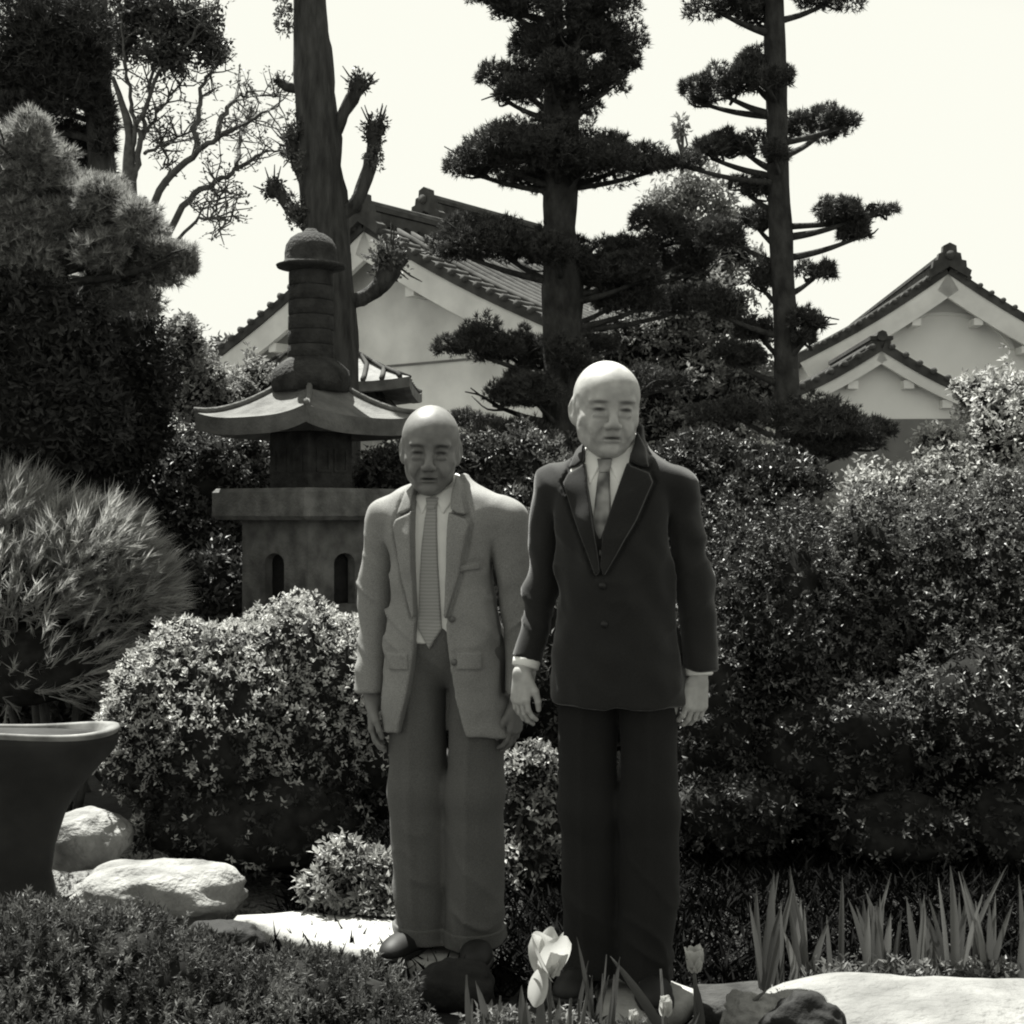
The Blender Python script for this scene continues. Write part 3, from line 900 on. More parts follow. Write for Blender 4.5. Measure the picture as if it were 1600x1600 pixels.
# sunlit spreading pine at the left edge
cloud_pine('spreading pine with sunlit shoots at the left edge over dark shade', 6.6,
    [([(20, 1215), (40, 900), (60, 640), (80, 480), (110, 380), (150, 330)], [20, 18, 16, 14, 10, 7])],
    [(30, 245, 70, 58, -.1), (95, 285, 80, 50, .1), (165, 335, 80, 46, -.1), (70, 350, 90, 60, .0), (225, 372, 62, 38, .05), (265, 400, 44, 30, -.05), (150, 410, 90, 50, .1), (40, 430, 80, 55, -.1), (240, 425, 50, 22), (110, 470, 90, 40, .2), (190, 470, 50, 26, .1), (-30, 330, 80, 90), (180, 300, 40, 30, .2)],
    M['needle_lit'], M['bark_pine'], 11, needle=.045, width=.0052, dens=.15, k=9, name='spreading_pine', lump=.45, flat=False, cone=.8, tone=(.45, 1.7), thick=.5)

# the lopped trunk with pollard stubs behind the lantern
def lopped_tree():
    Y = 8.3; kk = K(Y)
    base = np.array([P(530, 800, Y)[0], Y, GZ])
    root = thing('lopped_tree', 'tall lopped trunk with stubby pollarded limbs rising behind the lantern', 'tree', base)
    trunk(root, base, [(534, 1125), (530, 850), (526, 620), (518, 480), (508, 360), (500, 240), (490, 110), (484, 0), (478, -220)], [48, 42, 36, 36, 36, 35, 31, 27, 24], Y, M['bark'], 18, 'trunk', .12, 4)
    stubs = [([(520, 215), (536, 180), (552, 150), (560, 132)], [11, 10, 11, 14], (560, 132, 22)),
             ([(530, 340), (556, 315), (574, 270), (582, 235), (586, 205)], [12, 11, 10, 11, 13], (586, 205, 26)),
             ([(490, 360), (462, 335), (440, 306), (430, 298)], [13, 11, 10, 11], (428, 296, 22)),
             ([(470, 140), (450, 136), (438, 128)], [9, 8, 7], (437, 128, 8)),
             ([(545, 475), (572, 462), (598, 440), (612, 412)], [12, 13, 15, 18], (612, 408, 40)),
             ([(478, 285), (464, 262), (458, 240)], [10, 8, 7], (460, 232, 30))]
    for i, (pts, rad, tuft) in enumerate(stubs):
        trunk(root, base, pts, rad, Y, M['bark'], 10, 'limb', .25, 20 + i)
        x, y, r = tuft
        c = P(x, y, Y) - base
        rr = r / kk
        kb = MB(); core_mesh(kb, c, (rr * .55,) * 3, 1.0, 30 + i, .35); kb.build('knuckle', M['bark'], root, True)
        p, nr, _ = shell_points(c, (rr * .8, rr * .8, rr), 90 if r > 10 else 16, .4, .8, -.7, 31 + i)
        V, Fc, T = rosettes(p, nr + [0, 0, .6] + rng.normal(0, .5, nr.shape), 5, .028, .013, .9, (.6, 1.4))
        link('foliage', np_mesh('foliage', V, Fc, T), M['leaf_dark'], root)
        tw = MB()
        for j in range(9 if r > 10 else 4):
            d = norm(rng.normal(size=3) + np.array([0, 0, .7]))
            tw.tube([c, c + d * rr * .9, c + d * rr * 1.5 + [0, 0, .02]], [.009, .006, .003], 5)
        tag(tw.build('sprouts', M['bark_thin'], root, True), kind='stuff')
    # leaves growing close on the stem
    for (x, y, rx, ry, n) in ((462, 210, 20, 40, 110), (470, 330, 26, 28, 90), (445, 20, 14, 40, 60), (585, 245, 14, 24, 50), (480, 265, 20, 26, 60), (600, 400, 26, 26, 90)):
        c = P(x, y, Y - .05) - base
        p, nr, _ = shell_points(c, (rx / kk, .08, ry / kk), n, .3, .8, -.9, int(x))
        V, Fc, T = rosettes(p, nr + [0, 0, .2], 5, .03, .015, .9, (.7, 1.6))
        link('foliage', np_mesh('foliage', V, Fc, T), M['leaf_mid'], root)
lopped_tree()

# bare-branched tree beyond, leafy at the top
def bare_tree():
    Y = 14.0; kk = K(Y)
    base = np.array([P(215, 800, Y)[0], Y, GZ])
    root = thing('bare_branched_tree', 'open tree with bare curving branches against the white sky', 'tree', base)
    trunk(root, base, [(225, 1000), (222, 700), (215, 450), (205, 330), (202, 260), (202, 205), (190, 160), (176, 120)], [26, 22, 17, 12, 10, 7, 5, 3], Y, M['bark_far'], 10, 'trunk', .12, 5)
    lines = [([(205, 300), (214, 255), (218, 215), (205, 175), (197, 110), (190, 30)], 6), ([(218, 225), (226, 208), (252, 168), (288, 122)], 4),
             ([(220, 420), (250, 300), (300, 244), (345, 215), (390, 186), (436, 165)], 7), ([(304, 242), (308, 172), (324, 122), (342, 92)], 5), ([(340, 218), (346, 182), (372, 152), (392, 146), (430, 152)], 5),
             ([(225, 440), (285, 322), (330, 290), (370, 266), (408, 240), (442, 236)], 6), ([(370, 265), (378, 212), (392, 186)], 4), ([(240, 420), (298, 352), (330, 341), (360, 346)], 3), ([(226, 240), (262, 222), (300, 205)], 3),
             ([(222, 218), (230, 160), (245, 90), (262, 20)], 4), ([(200, 250), (240, 130), (300, 60), (340, 10)], 4), ([(330, 341), (340, 315), (352, 300)], 2), ([(262, 290), (262, 250), (250, 215)], 2.5)]
    tips = []
    for i, (pts, w) in enumerate(lines):
        dd = np.linspace(0, rng.normal(0, .5), len(pts))
        path = smooth_path(np.array([P(x, y, Y + d) for (x, y), d in zip(pts, dd)]) - base, 5)
        path[1:-1] += rng.normal(0, .012, path[1:-1].shape)
        MB().tube(path, np.linspace(w, 1.4, len(path)) / kk, 6).build('branch', M['bark_far'], root, True)
        tips += [path[int(len(path) * t)] for t in (.45, .6, .7, .8, .9, .97)]
    tw = MB(); ends = []
    for t in tips:
        for j in range(3):
            d = norm(rng.normal(size=3) * [1, .6, .8] + [.15, 0, .5]) * rng.uniform(.12, .38)
            e = t + d
            tw.tube([t, t + d * .5 + rng.normal(0, .02, 3), e], [.009, .007, .004], 4)
            ends.append(e)
            for q in range(2):
                d2 = norm(rng.normal(size=3) + [0, 0, .4]) * rng.uniform(.06, .18)
                tw.tube([t + d * .6, t + d * .6 + d2], [.006, .003], 4); ends.append(t + d * .6 + d2)
    tag(tw.build('twigs', M['bark_far'], root, True), kind='stuff')
    ends = np.array(ends)
    V, Fc, T = rosettes(ends, np.tile([0, 0, 1.0], (len(ends), 1)), 3, .05, .025, 1.2)
    link('spring_leaves', np_mesh('spring_leaves', V, Fc, T), M['leaf_mid'], root)
    for (x, y, hw, hh, n) in ((225, 35, 62, 46, 480), (295, 45, 52, 44, 420), (335, 82, 26, 26, 150), (262, 88, 48, 26, 200), (230, -40, 110, 50, 500), (195, 70, 22, 40, 130)):
        c = P(x, y, Y + float(rng.normal(0, .2))) - base
        p, nr, _ = shell_points(c, (hw / kk, hw / kk * .8, hh / kk), n, .45, 1.0, -.9, int(x + y))
        V, Fc, T = rosettes(p, nr + rng.normal(0, .5, nr.shape), 4, .075, .035, 1.0)
        link('crown', np_mesh('crown', V, Fc, T), M['leaf_dark'], root)
bare_tree()

def px_lobe(px, py, hw, hh, Y, n, depth=.8, dy=0.0, tm=1.0):
    k = K(Y)
    return (P(px, py, Y + dy), (hw / k, max(hw, hh) / k * depth, hh / k), n, tm)

# faint tree beyond the garden between the two pines
def far_tree(label, Y, px, top, lobes, leaf, seed):
    base = np.array([P(px, 800, Y)[0], Y, GZ]); kk = K(Y)
    root = thing('far_tree', label, 'tree', base, 0)
    hb = 800 + 1.32 * kk
    trunk(root, base, [(px, hb), (px + 2, hb + (top - hb) * .35), (px - 2, hb + (top - hb) * .7), (px + 2, top + 8)], [9, 7, 5, 2], Y, M['bark_far'], 8, 'trunk', .1, seed)
    for (x, y, hw, hh, n) in lobes:
        p, nr, _ = shell_points(P(x, y, Y) - base, (hw / kk, hw / kk * .8, hh / kk), n, .4, .9, -.95, seed + int(x))
        V, Fc, T = rosettes(p, nr + rng.normal(0, .5, nr.shape), 4, .13, .06, 1.0)
        link('crown', np_mesh('crown', V, Fc, T), leaf, root)
        tw = MB()
        for j in range(5):
            e = P(x + rng.uniform(-.7, .7) * hw, y + rng.uniform(-.7, .7) * hh, Y) - base
            s = P(px, y + hh + 20, Y) - base
            tw.tube([s, (s + e) / 2 + rng.normal(0, .05, 3), e], [.03, .02, .01], 5)
        tag(tw.build('branches', M['bark_far'], root, True), kind='stuff')
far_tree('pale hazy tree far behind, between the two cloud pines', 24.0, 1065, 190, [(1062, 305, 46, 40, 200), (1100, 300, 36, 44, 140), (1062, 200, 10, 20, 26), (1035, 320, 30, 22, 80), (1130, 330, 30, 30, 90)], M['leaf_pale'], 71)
far_tree('small round-topped tree beyond the left storehouse eave', 24.0, 338, 545, [(338, 558, 40, 26, 300), (330, 590, 56, 30, 300)], M['leaf_mid'], 73)

# ------------------------------------------------------------------ shrubs
bush('clipped_azalea', 'round clipped azalea with bright sunlit leaves in front of the lantern', 'shrub',
     [px_lobe(350, 1120, 190, 165, 5.05, 3000), px_lobe(470, 1110, 175, 180, 5.1, 3400), px_lobe(270, 1170, 125, 120, 5.0, 1600), px_lobe(390, 1265, 205, 110, 5.0, 1800), px_lobe(570, 1130, 110, 170, 5.2, 1400)],
     M['leaf_azalea'], .019, .0095, 6, up=.55, seed=3, lump=.2, thick=.24, core=.85, jit=.75, tone=(.5, 1.5), fade=(.30, .62, .10))
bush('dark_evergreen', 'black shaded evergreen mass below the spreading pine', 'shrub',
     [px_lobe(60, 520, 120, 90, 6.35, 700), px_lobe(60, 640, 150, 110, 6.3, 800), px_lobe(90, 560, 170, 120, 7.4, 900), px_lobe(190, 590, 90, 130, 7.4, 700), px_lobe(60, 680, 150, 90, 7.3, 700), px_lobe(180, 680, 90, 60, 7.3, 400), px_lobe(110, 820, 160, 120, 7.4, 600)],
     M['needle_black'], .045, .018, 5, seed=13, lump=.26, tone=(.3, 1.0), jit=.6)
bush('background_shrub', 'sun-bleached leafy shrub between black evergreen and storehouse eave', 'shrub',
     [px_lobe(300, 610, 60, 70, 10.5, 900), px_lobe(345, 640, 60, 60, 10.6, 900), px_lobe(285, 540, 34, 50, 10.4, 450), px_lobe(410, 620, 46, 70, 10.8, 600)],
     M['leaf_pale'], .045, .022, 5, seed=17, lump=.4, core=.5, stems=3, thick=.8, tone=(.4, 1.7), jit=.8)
bush('dark_shrub', 'dark glossy shrub tucked behind the lantern platform', 'shrub',
     [px_lobe(300, 740, 110, 70, 8.0, 1000), px_lobe(310, 860, 130, 100, 7.9, 1300), px_lobe(200, 780, 90, 80, 7.9, 800), px_lobe(400, 780, 80, 110, 8.2, 800)],
     M['leaf_hedge'], .036, .017, 5, seed=19, lump=.34, tone=(.2, 1.5), jit=.8)
bush('dark_shrub', 'shaded shrub between the feathery shrub and the lantern base', 'shrub',
     [px_lobe(240, 940, 90, 90, 7.2, 420), px_lobe(340, 930, 80, 90, 7.4, 420), px_lobe(150, 1000, 100, 90, 6.8, 420), px_lobe(110, 1080, 130, 80, 6.4, 420), px_lobe(-10, 1090, 130, 80, 6.4, 300)],
     M['leaf_dark'], .045, .022, 4, seed=20, lump=.28, tone=(.4, 1.7))
bush('dark_shrub', 'dark shrub filling the gap behind the two men', 'shrub',
     [px_lobe(640, 760, 90, 80, 7.6, 900), px_lobe(760, 740, 110, 70, 7.7, 1200), px_lobe(860, 760, 90, 90, 7.8, 1000), px_lobe(780, 860, 120, 140, 7.6, 900), px_lobe(830, 1060, 90, 150, 6.6, 500), px_lobe(760, 1080, 150, 110, 7.2, 600), px_lobe(900, 1100, 120, 110, 7.0, 500), px_lobe(640, 1040, 110, 130, 7.4, 500)],
     M['leaf_hedge'], .034, .016, 5, seed=23, lump=.36, tone=(.2, 1.5), jit=.8)
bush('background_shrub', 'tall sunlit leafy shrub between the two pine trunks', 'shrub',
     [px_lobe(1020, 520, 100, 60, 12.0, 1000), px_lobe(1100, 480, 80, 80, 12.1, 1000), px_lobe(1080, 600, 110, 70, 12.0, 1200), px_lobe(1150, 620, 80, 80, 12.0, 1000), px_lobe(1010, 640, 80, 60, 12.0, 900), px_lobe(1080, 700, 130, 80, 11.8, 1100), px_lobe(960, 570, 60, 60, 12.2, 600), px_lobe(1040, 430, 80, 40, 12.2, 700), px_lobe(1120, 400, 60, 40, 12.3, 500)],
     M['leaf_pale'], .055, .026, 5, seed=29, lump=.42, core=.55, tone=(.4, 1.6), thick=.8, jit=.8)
bush('dark_shrub', 'shaded shrub behind the left shoulder and arm of the man in black', 'shrub',
     [px_lobe(1090, 740, 110, 60, 7.2, 1100), px_lobe(1180, 760, 110, 60, 7.1, 1100), px_lobe(1120, 860, 130, 120, 7.0, 1200)],
     M['leaf_dark'], .034, .016, 5, seed=31, lump=.3, tone=(.3, 1.5), jit=.8)
bush('clipped_hedge', 'large dark leafy hedge on the right of the man in black', 'hedge',
     [px_lobe(1320, 970, 150, 180, 5.8, 3400), px_lobe(1450, 950, 150, 180, 5.8, 3400), px_lobe(1580, 930, 150, 200, 5.8, 3200), px_lobe(1320, 1170, 200, 150, 5.4, 2400), px_lobe(1530, 1140, 200, 150, 5.4, 2600), px_lobe(1400, 1290, 160, 80, 5.2, 900), px_lobe(1580, 1290, 120, 80, 5.2, 700), px_lobe(1390, 850, 70, 60, 6.0, 800), px_lobe(1520, 830, 80, 60, 6.0, 900)],
     M['leaf_hedge'], .021, .0105, 6, up=.5, seed=37, lump=.36, thick=.5, tone=(.25, 1.9), core=.74, jit=.8, fade=(.22, .80, .16))
bush('shade_toned_hedge_end', 'left end of the hedge beside the man in black, shade put into its leaf colour', 'shrub',
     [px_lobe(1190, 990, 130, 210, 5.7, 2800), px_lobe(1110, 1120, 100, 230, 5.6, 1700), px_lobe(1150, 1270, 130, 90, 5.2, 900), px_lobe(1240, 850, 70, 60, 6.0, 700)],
     M['leaf_dark'], .021, .0105, 6, up=.5, seed=38, lump=.32, thick=.5, tone=(.3, 1.7), core=.72, jit=.8, fade=(.22, .80, .2))  # left lobes of the hedge; their shade is painted as a darker leaf colour
bush('blossoming_shrub', 'airy pale blossoming shrub above the hedge beside the white storehouse', 'shrub',
     [px_lobe(1560, 700, 80, 110, 7.3, 1500), px_lobe(1480, 770, 100, 70, 7.2, 1600), px_lobe(1390, 790, 90, 60, 7.1, 1100), px_lobe(1610, 800, 110, 110, 7.2, 1500), px_lobe(1300, 830, 80, 50, 7.0, 700), px_lobe(1530, 625, 40, 46, 7.4, 380), px_lobe(1590, 620, 40, 50, 7.4, 380), px_lobe(1470, 700, 44, 40, 7.3, 360)],
     M['leaf_pale'], .032, .018, 4, seed=41, lump=.5, thick=1.1, core=.4, stems=8, tone=(.8, 2.6), jit=.9)
bush('small_leafy_shrub', 'small glossy shrub beside the trouser leg of the man in grey', 'shrub',
     [px_lobe(550, 1365, 62, 46, 4.4, 330), px_lobe(600, 1385, 44, 50, 4.4, 260), px_lobe(515, 1390, 44, 34, 4.4, 200), px_lobe(590, 1415, 60, 30, 4.35, 200)],
     M['leaf_azalea'], .028, .013, 5, seed=43, lump=.4, core=.55, thick=.7, tone=(.35, 1.3), jit=.8)
bush('small_leafy_shrub', 'low shrub in the gap between the legs of the two men', 'shrub',
     [px_lobe(830, 1210, 50, 50, 5.0, 200), px_lobe(840, 1290, 60, 70, 5.0, 200), px_lobe(820, 1360, 50, 50, 4.9, 120)],
     M['leaf_azalea'], .026, .013, 5, seed=44, lump=.4, core=.7, tone=(.3, 1.2), jit=.8)

def feather_bush():
    Y = 5.9; kk = K(Y)
    base = np.array([P(90, 800, Y)[0], Y, GZ])
    root = thing('feathery_pine_shrub', 'pale feathery shrub of long needles beside the azalea', 'shrub', base)
    cm = MB()
    for i, (x, y, hw, hh, n) in enumerate(((30, 850, 90, 80, 520), (140, 875, 85, 70, 600), (60, 930, 110, 80, 520), (190, 930, 60, 62, 420), (-30, 900, 100, 120, 250), (60, 1040, 130, 90, 200))):
        c = P(x, y, Y + float(rng.normal(0, .1))) - base
        r = np.array([hw, hw * .9, hh]) / kk
        p, nr, _ = shell_points(c, r, n, .25, .5, -.7, 90 + i)
        dirs = norm(nr * [1.0, .8, .7] + np.array([.55, -.1, .55]) + rng.normal(0, .22, nr.shape))
        # each shoot: a short stem carrying long forward needles
        k = 22
        t = rng.uniform(0, 1, (len(p), k))
        PP = (p[:, None, :] + dirs[:, None, :] * t[:, :, None] * .12).reshape(-1, 3)
        DD = norm(np.repeat(dirs, k, axis=0) + rng.normal(0, .22, (len(p) * k, 3)))
        T = np.repeat(rng.uniform(.4, 1.5, len(p)), k)
        V, Fc, T = needle_arrays(PP, DD, .085 * rng.uniform(.6, 1.3, len(PP)), .0042, T)
        link('needles', np_mesh('needles', V, Fc, T), M['needle_feather'], root)
        core_mesh(cm, c, r, .7, 90 + i, .2, .01)
        MB().tube(smooth_path([[c[0] * .3, 0, 0], c * [.7, .7, .6], c]), np.linspace(.02, .008, 9), 6).build('stem', M['bark_thin'], root, True)
    cm.build('inner_branches', M['core'], root, True)
feather_bush()

def juniper():
    """low spreading juniper in the near left corner"""
    specs = [('low spreading juniper with pale tips in front of the bronze basin', [(60, 1500, 120, 80), (170, 1500, 110, 70), (20, 1580, 120, 80), (150, 1590, 120, 70)]),
             ('low spreading juniper in front of the dark mossy stone', [(290, 1540, 100, 62), (330, 1600, 110, 60), (240, 1600, 100, 60)]),
             ('low spreading juniper below the edge of the white slab', [(460, 1555, 80, 52), (560, 1570, 80, 46), (440, 1610, 110, 56), (570, 1625, 90, 56)])]
    Y = 3.42
    for s, (label, lobes) in enumerate(specs):
        kk = K(Y)
        base = np.array([P(lobes[0][0], 800, Y)[0], Y, GZ])
        root = thing('low_juniper', label, 'shrub', base)
        cm = MB()
        for i, (x, y, hw, hh) in enumerate(lobes):
            c = P(x, y, Y + .1 - .0012 * (y - 1500)) - base
            r = np.array([hw, hw * 1.0, hh]) / kk
            n = int(hw * hh * .035)
            p, nr, _ = shell_points(c, r, n, .3, .35, -.3, 200 + s * 10 + i)
            ok = p[:, 2] > .005; p, nr = p[ok], nr[ok]
            dirs = norm(nr + [0, 0, .7] + rng.normal(0, .3, nr.shape))
            k = 26
            t = rng.uniform(.1, 1, (len(p), k))
            PP = (p[:, None, :] + dirs[:, None, :] * t[:, :, None] * .05).reshape(-1, 3)
            DD = norm(np.repeat(dirs, k, axis=0) * .8 + rng.normal(0, .55, (len(p) * k, 3)))
            T = np.repeat(rng.uniform(.6, 1.3, len(p)) * (.35 + 1.5 * vnoise(p[:, 0] * 14 + 9, p[:, 1] * 14 + 9, p[:, 2] * 14 + 9, 77) ** 1.5), k)
            V, Fc, T = leaf_arrays(PP, DD, rng.normal(size=PP.shape), .016 * rng.uniform(.7, 1.4, len(PP)), .005, T)
            link('foliage', np_mesh('foliage', V, Fc, T), M['leaf_fern'], root)
            core_mesh(cm, c, r, .8, 200 + s * 10 + i, .3, .004)
        cm.build('inner_branches', M['core'], root, True)
juniper()

# ------------------------------------------------------------------ flowers and blades in the near bed
def blade_mesh(L, W, lean, curl, n=7):
    mb = MB(); V, Fs = [], []
    for i in range(n + 1):
        t = i / n
        w = W * (0.75 + .5 * t) * (1 - t ** 3.2) + .0006
        x = lean * L * t + curl * L * t * t; z = L * t * (1 - .12 * abs(lean + curl) * t)
        V += [(x - w / 2, 0, z), (x, -W * .16, z), (x + w / 2, 0, z)]
    for i in range(n):
        for j in range(2):
            q = i * 3 + j
            Fs.append((q, q + 1, q + 4, q + 3))
    me = mb.add(V, Fs).mesh('leaf', True)
    a = me.attributes.new('tone', 'FLOAT', 'POINT')
    tn = float(rng.uniform(.65, 1.35))
    a.data.foreach_set('value', np.full(len(me.vertices), tn, dtype=np.float32))
    return me

def blades(name, label, px, Y, specs, m, cat='plant', group=None, z0=None):
    x0 = P(px, 800, Y)[0]; z0 = GZ if z0 is None else z0
    root = thing(name, label, cat, (x0, Y, z0), 0, group)
    for (dx, dy, L, W, lean, curl, rz) in specs:
        o = link('leaf', blade_mesh(L, W, lean, curl), m, root)
        o.location = (dx, dy, -.01); o.rotation_euler = (R(rng.normal(0, 5)), 0, rz)
    return root

def iris(label, px, top, Y, n, sx):
    k = K(Y)
    zt = CZ - (top - 800) / k
    sp = []
    for i in range(n):
        L = (zt - GZ) * rng.uniform(.68, 1.10) if i else (zt - GZ)
        sp.append((rng.uniform(-sx, sx) / k, rng.normal(0, .04), L, rng.uniform(.016, .028), rng.normal(0, .13), rng.normal(0, .10), rng.normal(0, .5)))
    return blades('iris_clump', label, px, Y, sp, M['iris'])
iris('upright iris clump standing apart beside the small tulip', 1218, 1370, 3.62, 15, 42)
iris('sparse iris clump with one crossing blade behind the pale boulder', 1350, 1372, 3.70, 11, 48)
iris('dense iris clump in the middle of the bed behind the pale boulder', 1435, 1400, 3.66, 16, 50)
iris('tallest iris clump at the outer end of the pale boulder', 1545, 1365, 3.62, 22, 60)
bush('ground_cover', 'low leafy ground cover along the back of the pale boulder', 'plant',
     [px_lobe(1310, 1535, 60, 26, 3.55, 110), px_lobe(1420, 1528, 70, 24, 3.6, 110), px_lobe(1540, 1520, 60, 20, 3.6, 90), px_lobe(1225, 1575, 30, 24, 3.4, 60)],
     M['leaf_mid'], .03, .012, 5, seed=47, lump=.4, core=0, stems=0, thick=.9, up=.9)

def petal_mesh(L, W, cup, flare, n=7, m=6):
    V, Fs = [], []
    for i in range(n + 1):
        t = i / n
        w = W * (math.sin(math.pi * min(1, .14 + .70 * t)) ** .7) * (1 if t < .95 else .62)
        out = cup * math.sin(t * 1.5) + flare * t ** 3
        z = L * t - .25 * flare * t ** 3
        for j in range(m + 1):
            s = -1 + 2 * j / m
            V.append((s * w / 2, -out + .35 * w * s * s * .8, z - .06 * L * s * s * t))
    for i in range(n):
        for j in range(m):
            q = i * (m + 1) + j
            Fs.append((q, q + 1, q + m + 2, q + m + 1))
    me = MB().add(V, Fs).mesh('petal', True)
    a = me.attributes.new('tone', 'FLOAT', 'POINT')
    a.data.foreach_set('value', np.full(len(me.vertices), float(rng.uniform(.85, 1.1)), dtype=np.float32))
    return me

def tulip(label, px, py, Y, size, open_, nleaf=5, droop=False, tilt=(0, 0)):
    c = P(px, py, Y)          # centre of the flower
    zb = c[2] - size * .5 - GZ
    root = thing('tulip', label, 'flower', (c[0], Y, GZ))
    MB().tube(smooth_path([(.01, .01, 0), (.004, .0, zb * .5), (0, 0, zb + .004)]), .0045, 8).build('stem', M['tulip_leaf'], root, True)
    at = root.children[0].data.attributes.new('tone', 'FLOAT', 'POINT'); at.data.foreach_set('value', np.full(len(root.children[0].data.vertices), 1.0, dtype=np.float32))
    for i in range(6):
        inner = i % 2
        me = petal_mesh(size * (.96 if inner else 1.0), size * .74, size * (.34 if inner else .40) * open_, size * .10 * (open_ - .8))
        o = link('petal', me, M['petal'], root)
        o.location = (0, 0, zb)
        o.rotation_euler = (tilt[0], tilt[1], i * math.pi / 3 + .4)
        if droop and i == 5:
            o.scale = (.62, .8, .82)
            o.location = (-.014, -.030, zb + .022)
            o.rotation_euler = (R(158), R(14), R(-20))
    for i in range(3):
        o = link('stamen', MB().tube([(0, 0, 0), (.004 * (i - 1), -.004, size * .45)], [.0022, .0035], 6).mesh('stamen', True), M['petal_mark'], root)
        o.location = (0, 0, zb)
    for i in range(nleaf):
        o = link('leaf', blade_mesh(rng.uniform(.16, .30), rng.uniform(.026, .042), rng.normal(0, .22), rng.normal(0, .18)), M['tulip_leaf'], root)
        o.location = (rng.normal(0, .03), rng.normal(0, .02), -.01); o.rotation_euler = (R(rng.normal(0, 8)), 0, rng.normal(0, .7))
    return root
tulip('large open white tulip with one petal hanging down between the men', 858, 1492, 3.02, .098, 1.12, 7, True, (R(-6), R(12)))
tulip('small closed pale tulip before the slab of the man in black', 1085, 1499, 3.3, .060, 1.0, 3)
tulip('low white tulip bud at the foot of the dark slab', 1040, 1572, 3.12, .045, .7, 2)
tulip('half-opened white tulip bud beside the low bud', 990, 1590, 3.14, .035, .8, 2)
blades('tulip_leaves', 'clump of broad flowerless tulip leaves beneath the open tulip', 795, 3.14,
       [(rng.uniform(-.09, .10), rng.normal(0, .04), rng.uniform(.16, .27), rng.uniform(.02, .034), rng.normal(0, .2), rng.normal(0, .12), rng.normal(0, .6)) for i in range(13)], M['tulip_leaf'])
blades('tulip_leaves', 'clump of tall shaded leaves between open tulip and dark slab', 915, 3.2,
       [(rng.uniform(-.05, .06), rng.normal(0, .04), rng.uniform(.18, .34), rng.uniform(.012, .022), rng.normal(0, .1), rng.normal(0, .08), rng.normal(0, .6)) for i in range(11)], M['tulip_leaf'])
bush('ground_cover', 'tufted low cushion plants under the open tulip', 'plant',
     [px_lobe(780, 1600, 60, 22, 3.2, 120), px_lobe(880, 1605, 70, 22, 3.2, 140), px_lobe(980, 1612, 50, 14, 3.2, 60)],
     M['leaf_mid'], .022, .009, 5, seed=49, lump=.4, core=0, stems=0, thick=.9, up=.9)

# ------------------------------------------------------------------ people: distance fields turned into meshes
f32 = np.float32
def sd_ell(p, c, r):
    x, y, z = (p[0] - c[0]) / r[0], (p[1] - c[1]) / r[1], (p[2] - c[2]) / r[2]
    k0 = np.sqrt(x * x + y * y + z * z)
    k1 = np.sqrt((x / r[0]) ** 2 + (y / r[1]) ** 2 + (z / r[2]) ** 2)
    return k0 * (k0 - 1) / np.maximum(k1, 1e-6)
def sd_cap(p, a, b, ra, rb):
    bx, by, bz = b[0] - a[0], b[1] - a[1], b[2] - a[2]
    x, y, z = p[0] - a[0], p[1] - a[1], p[2] - a[2]
    h = np.clip((x * bx + y * by + z * bz) / (bx * bx + by * by + bz * bz + 1e-12), 0, 1)
    return np.sqrt((x - h * bx) ** 2 + (y - h * by) ** 2 + (z - h * bz) ** 2) - (ra + (rb - ra) * h)
def smin(a, b, k):
    h = np.clip(.5 + .5 * (b - a) / k, 0, 1)
    return b + (a - b) * h - k * h * (1 - h)
def smax(a, b, k):
    return -smin(-a, -b, k)
def sd_poly(x, z, poly):
    d = np.full(x.shape, 1e9, dtype=x.dtype); s = np.ones(x.shape, dtype=x.dtype)
    n = len(poly); j = n - 1
    for i in range(n):
        vi, vj = poly[i], poly[j]
        ex, ez = vj[0] - vi[0], vj[1] - vi[1]
        wx, wz = x - vi[0], z - vi[1]
        t = np.clip((wx * ex + wz * ez) / (ex * ex + ez * ez + 1e-12), 0, 1)
        bx, bz = wx - ex * t, wz - ez * t
        d = np.minimum(d, bx * bx + bz * bz)
        c1, c2, c3 = z >= vi[1], z < vj[1], ex * wz > ez * wx
        flip = (c1 & c2 & c3) | (~c1 & ~c2 & ~c3)
        s = np.where(flip, -s, s)
        j = i
    return s * np.sqrt(d)

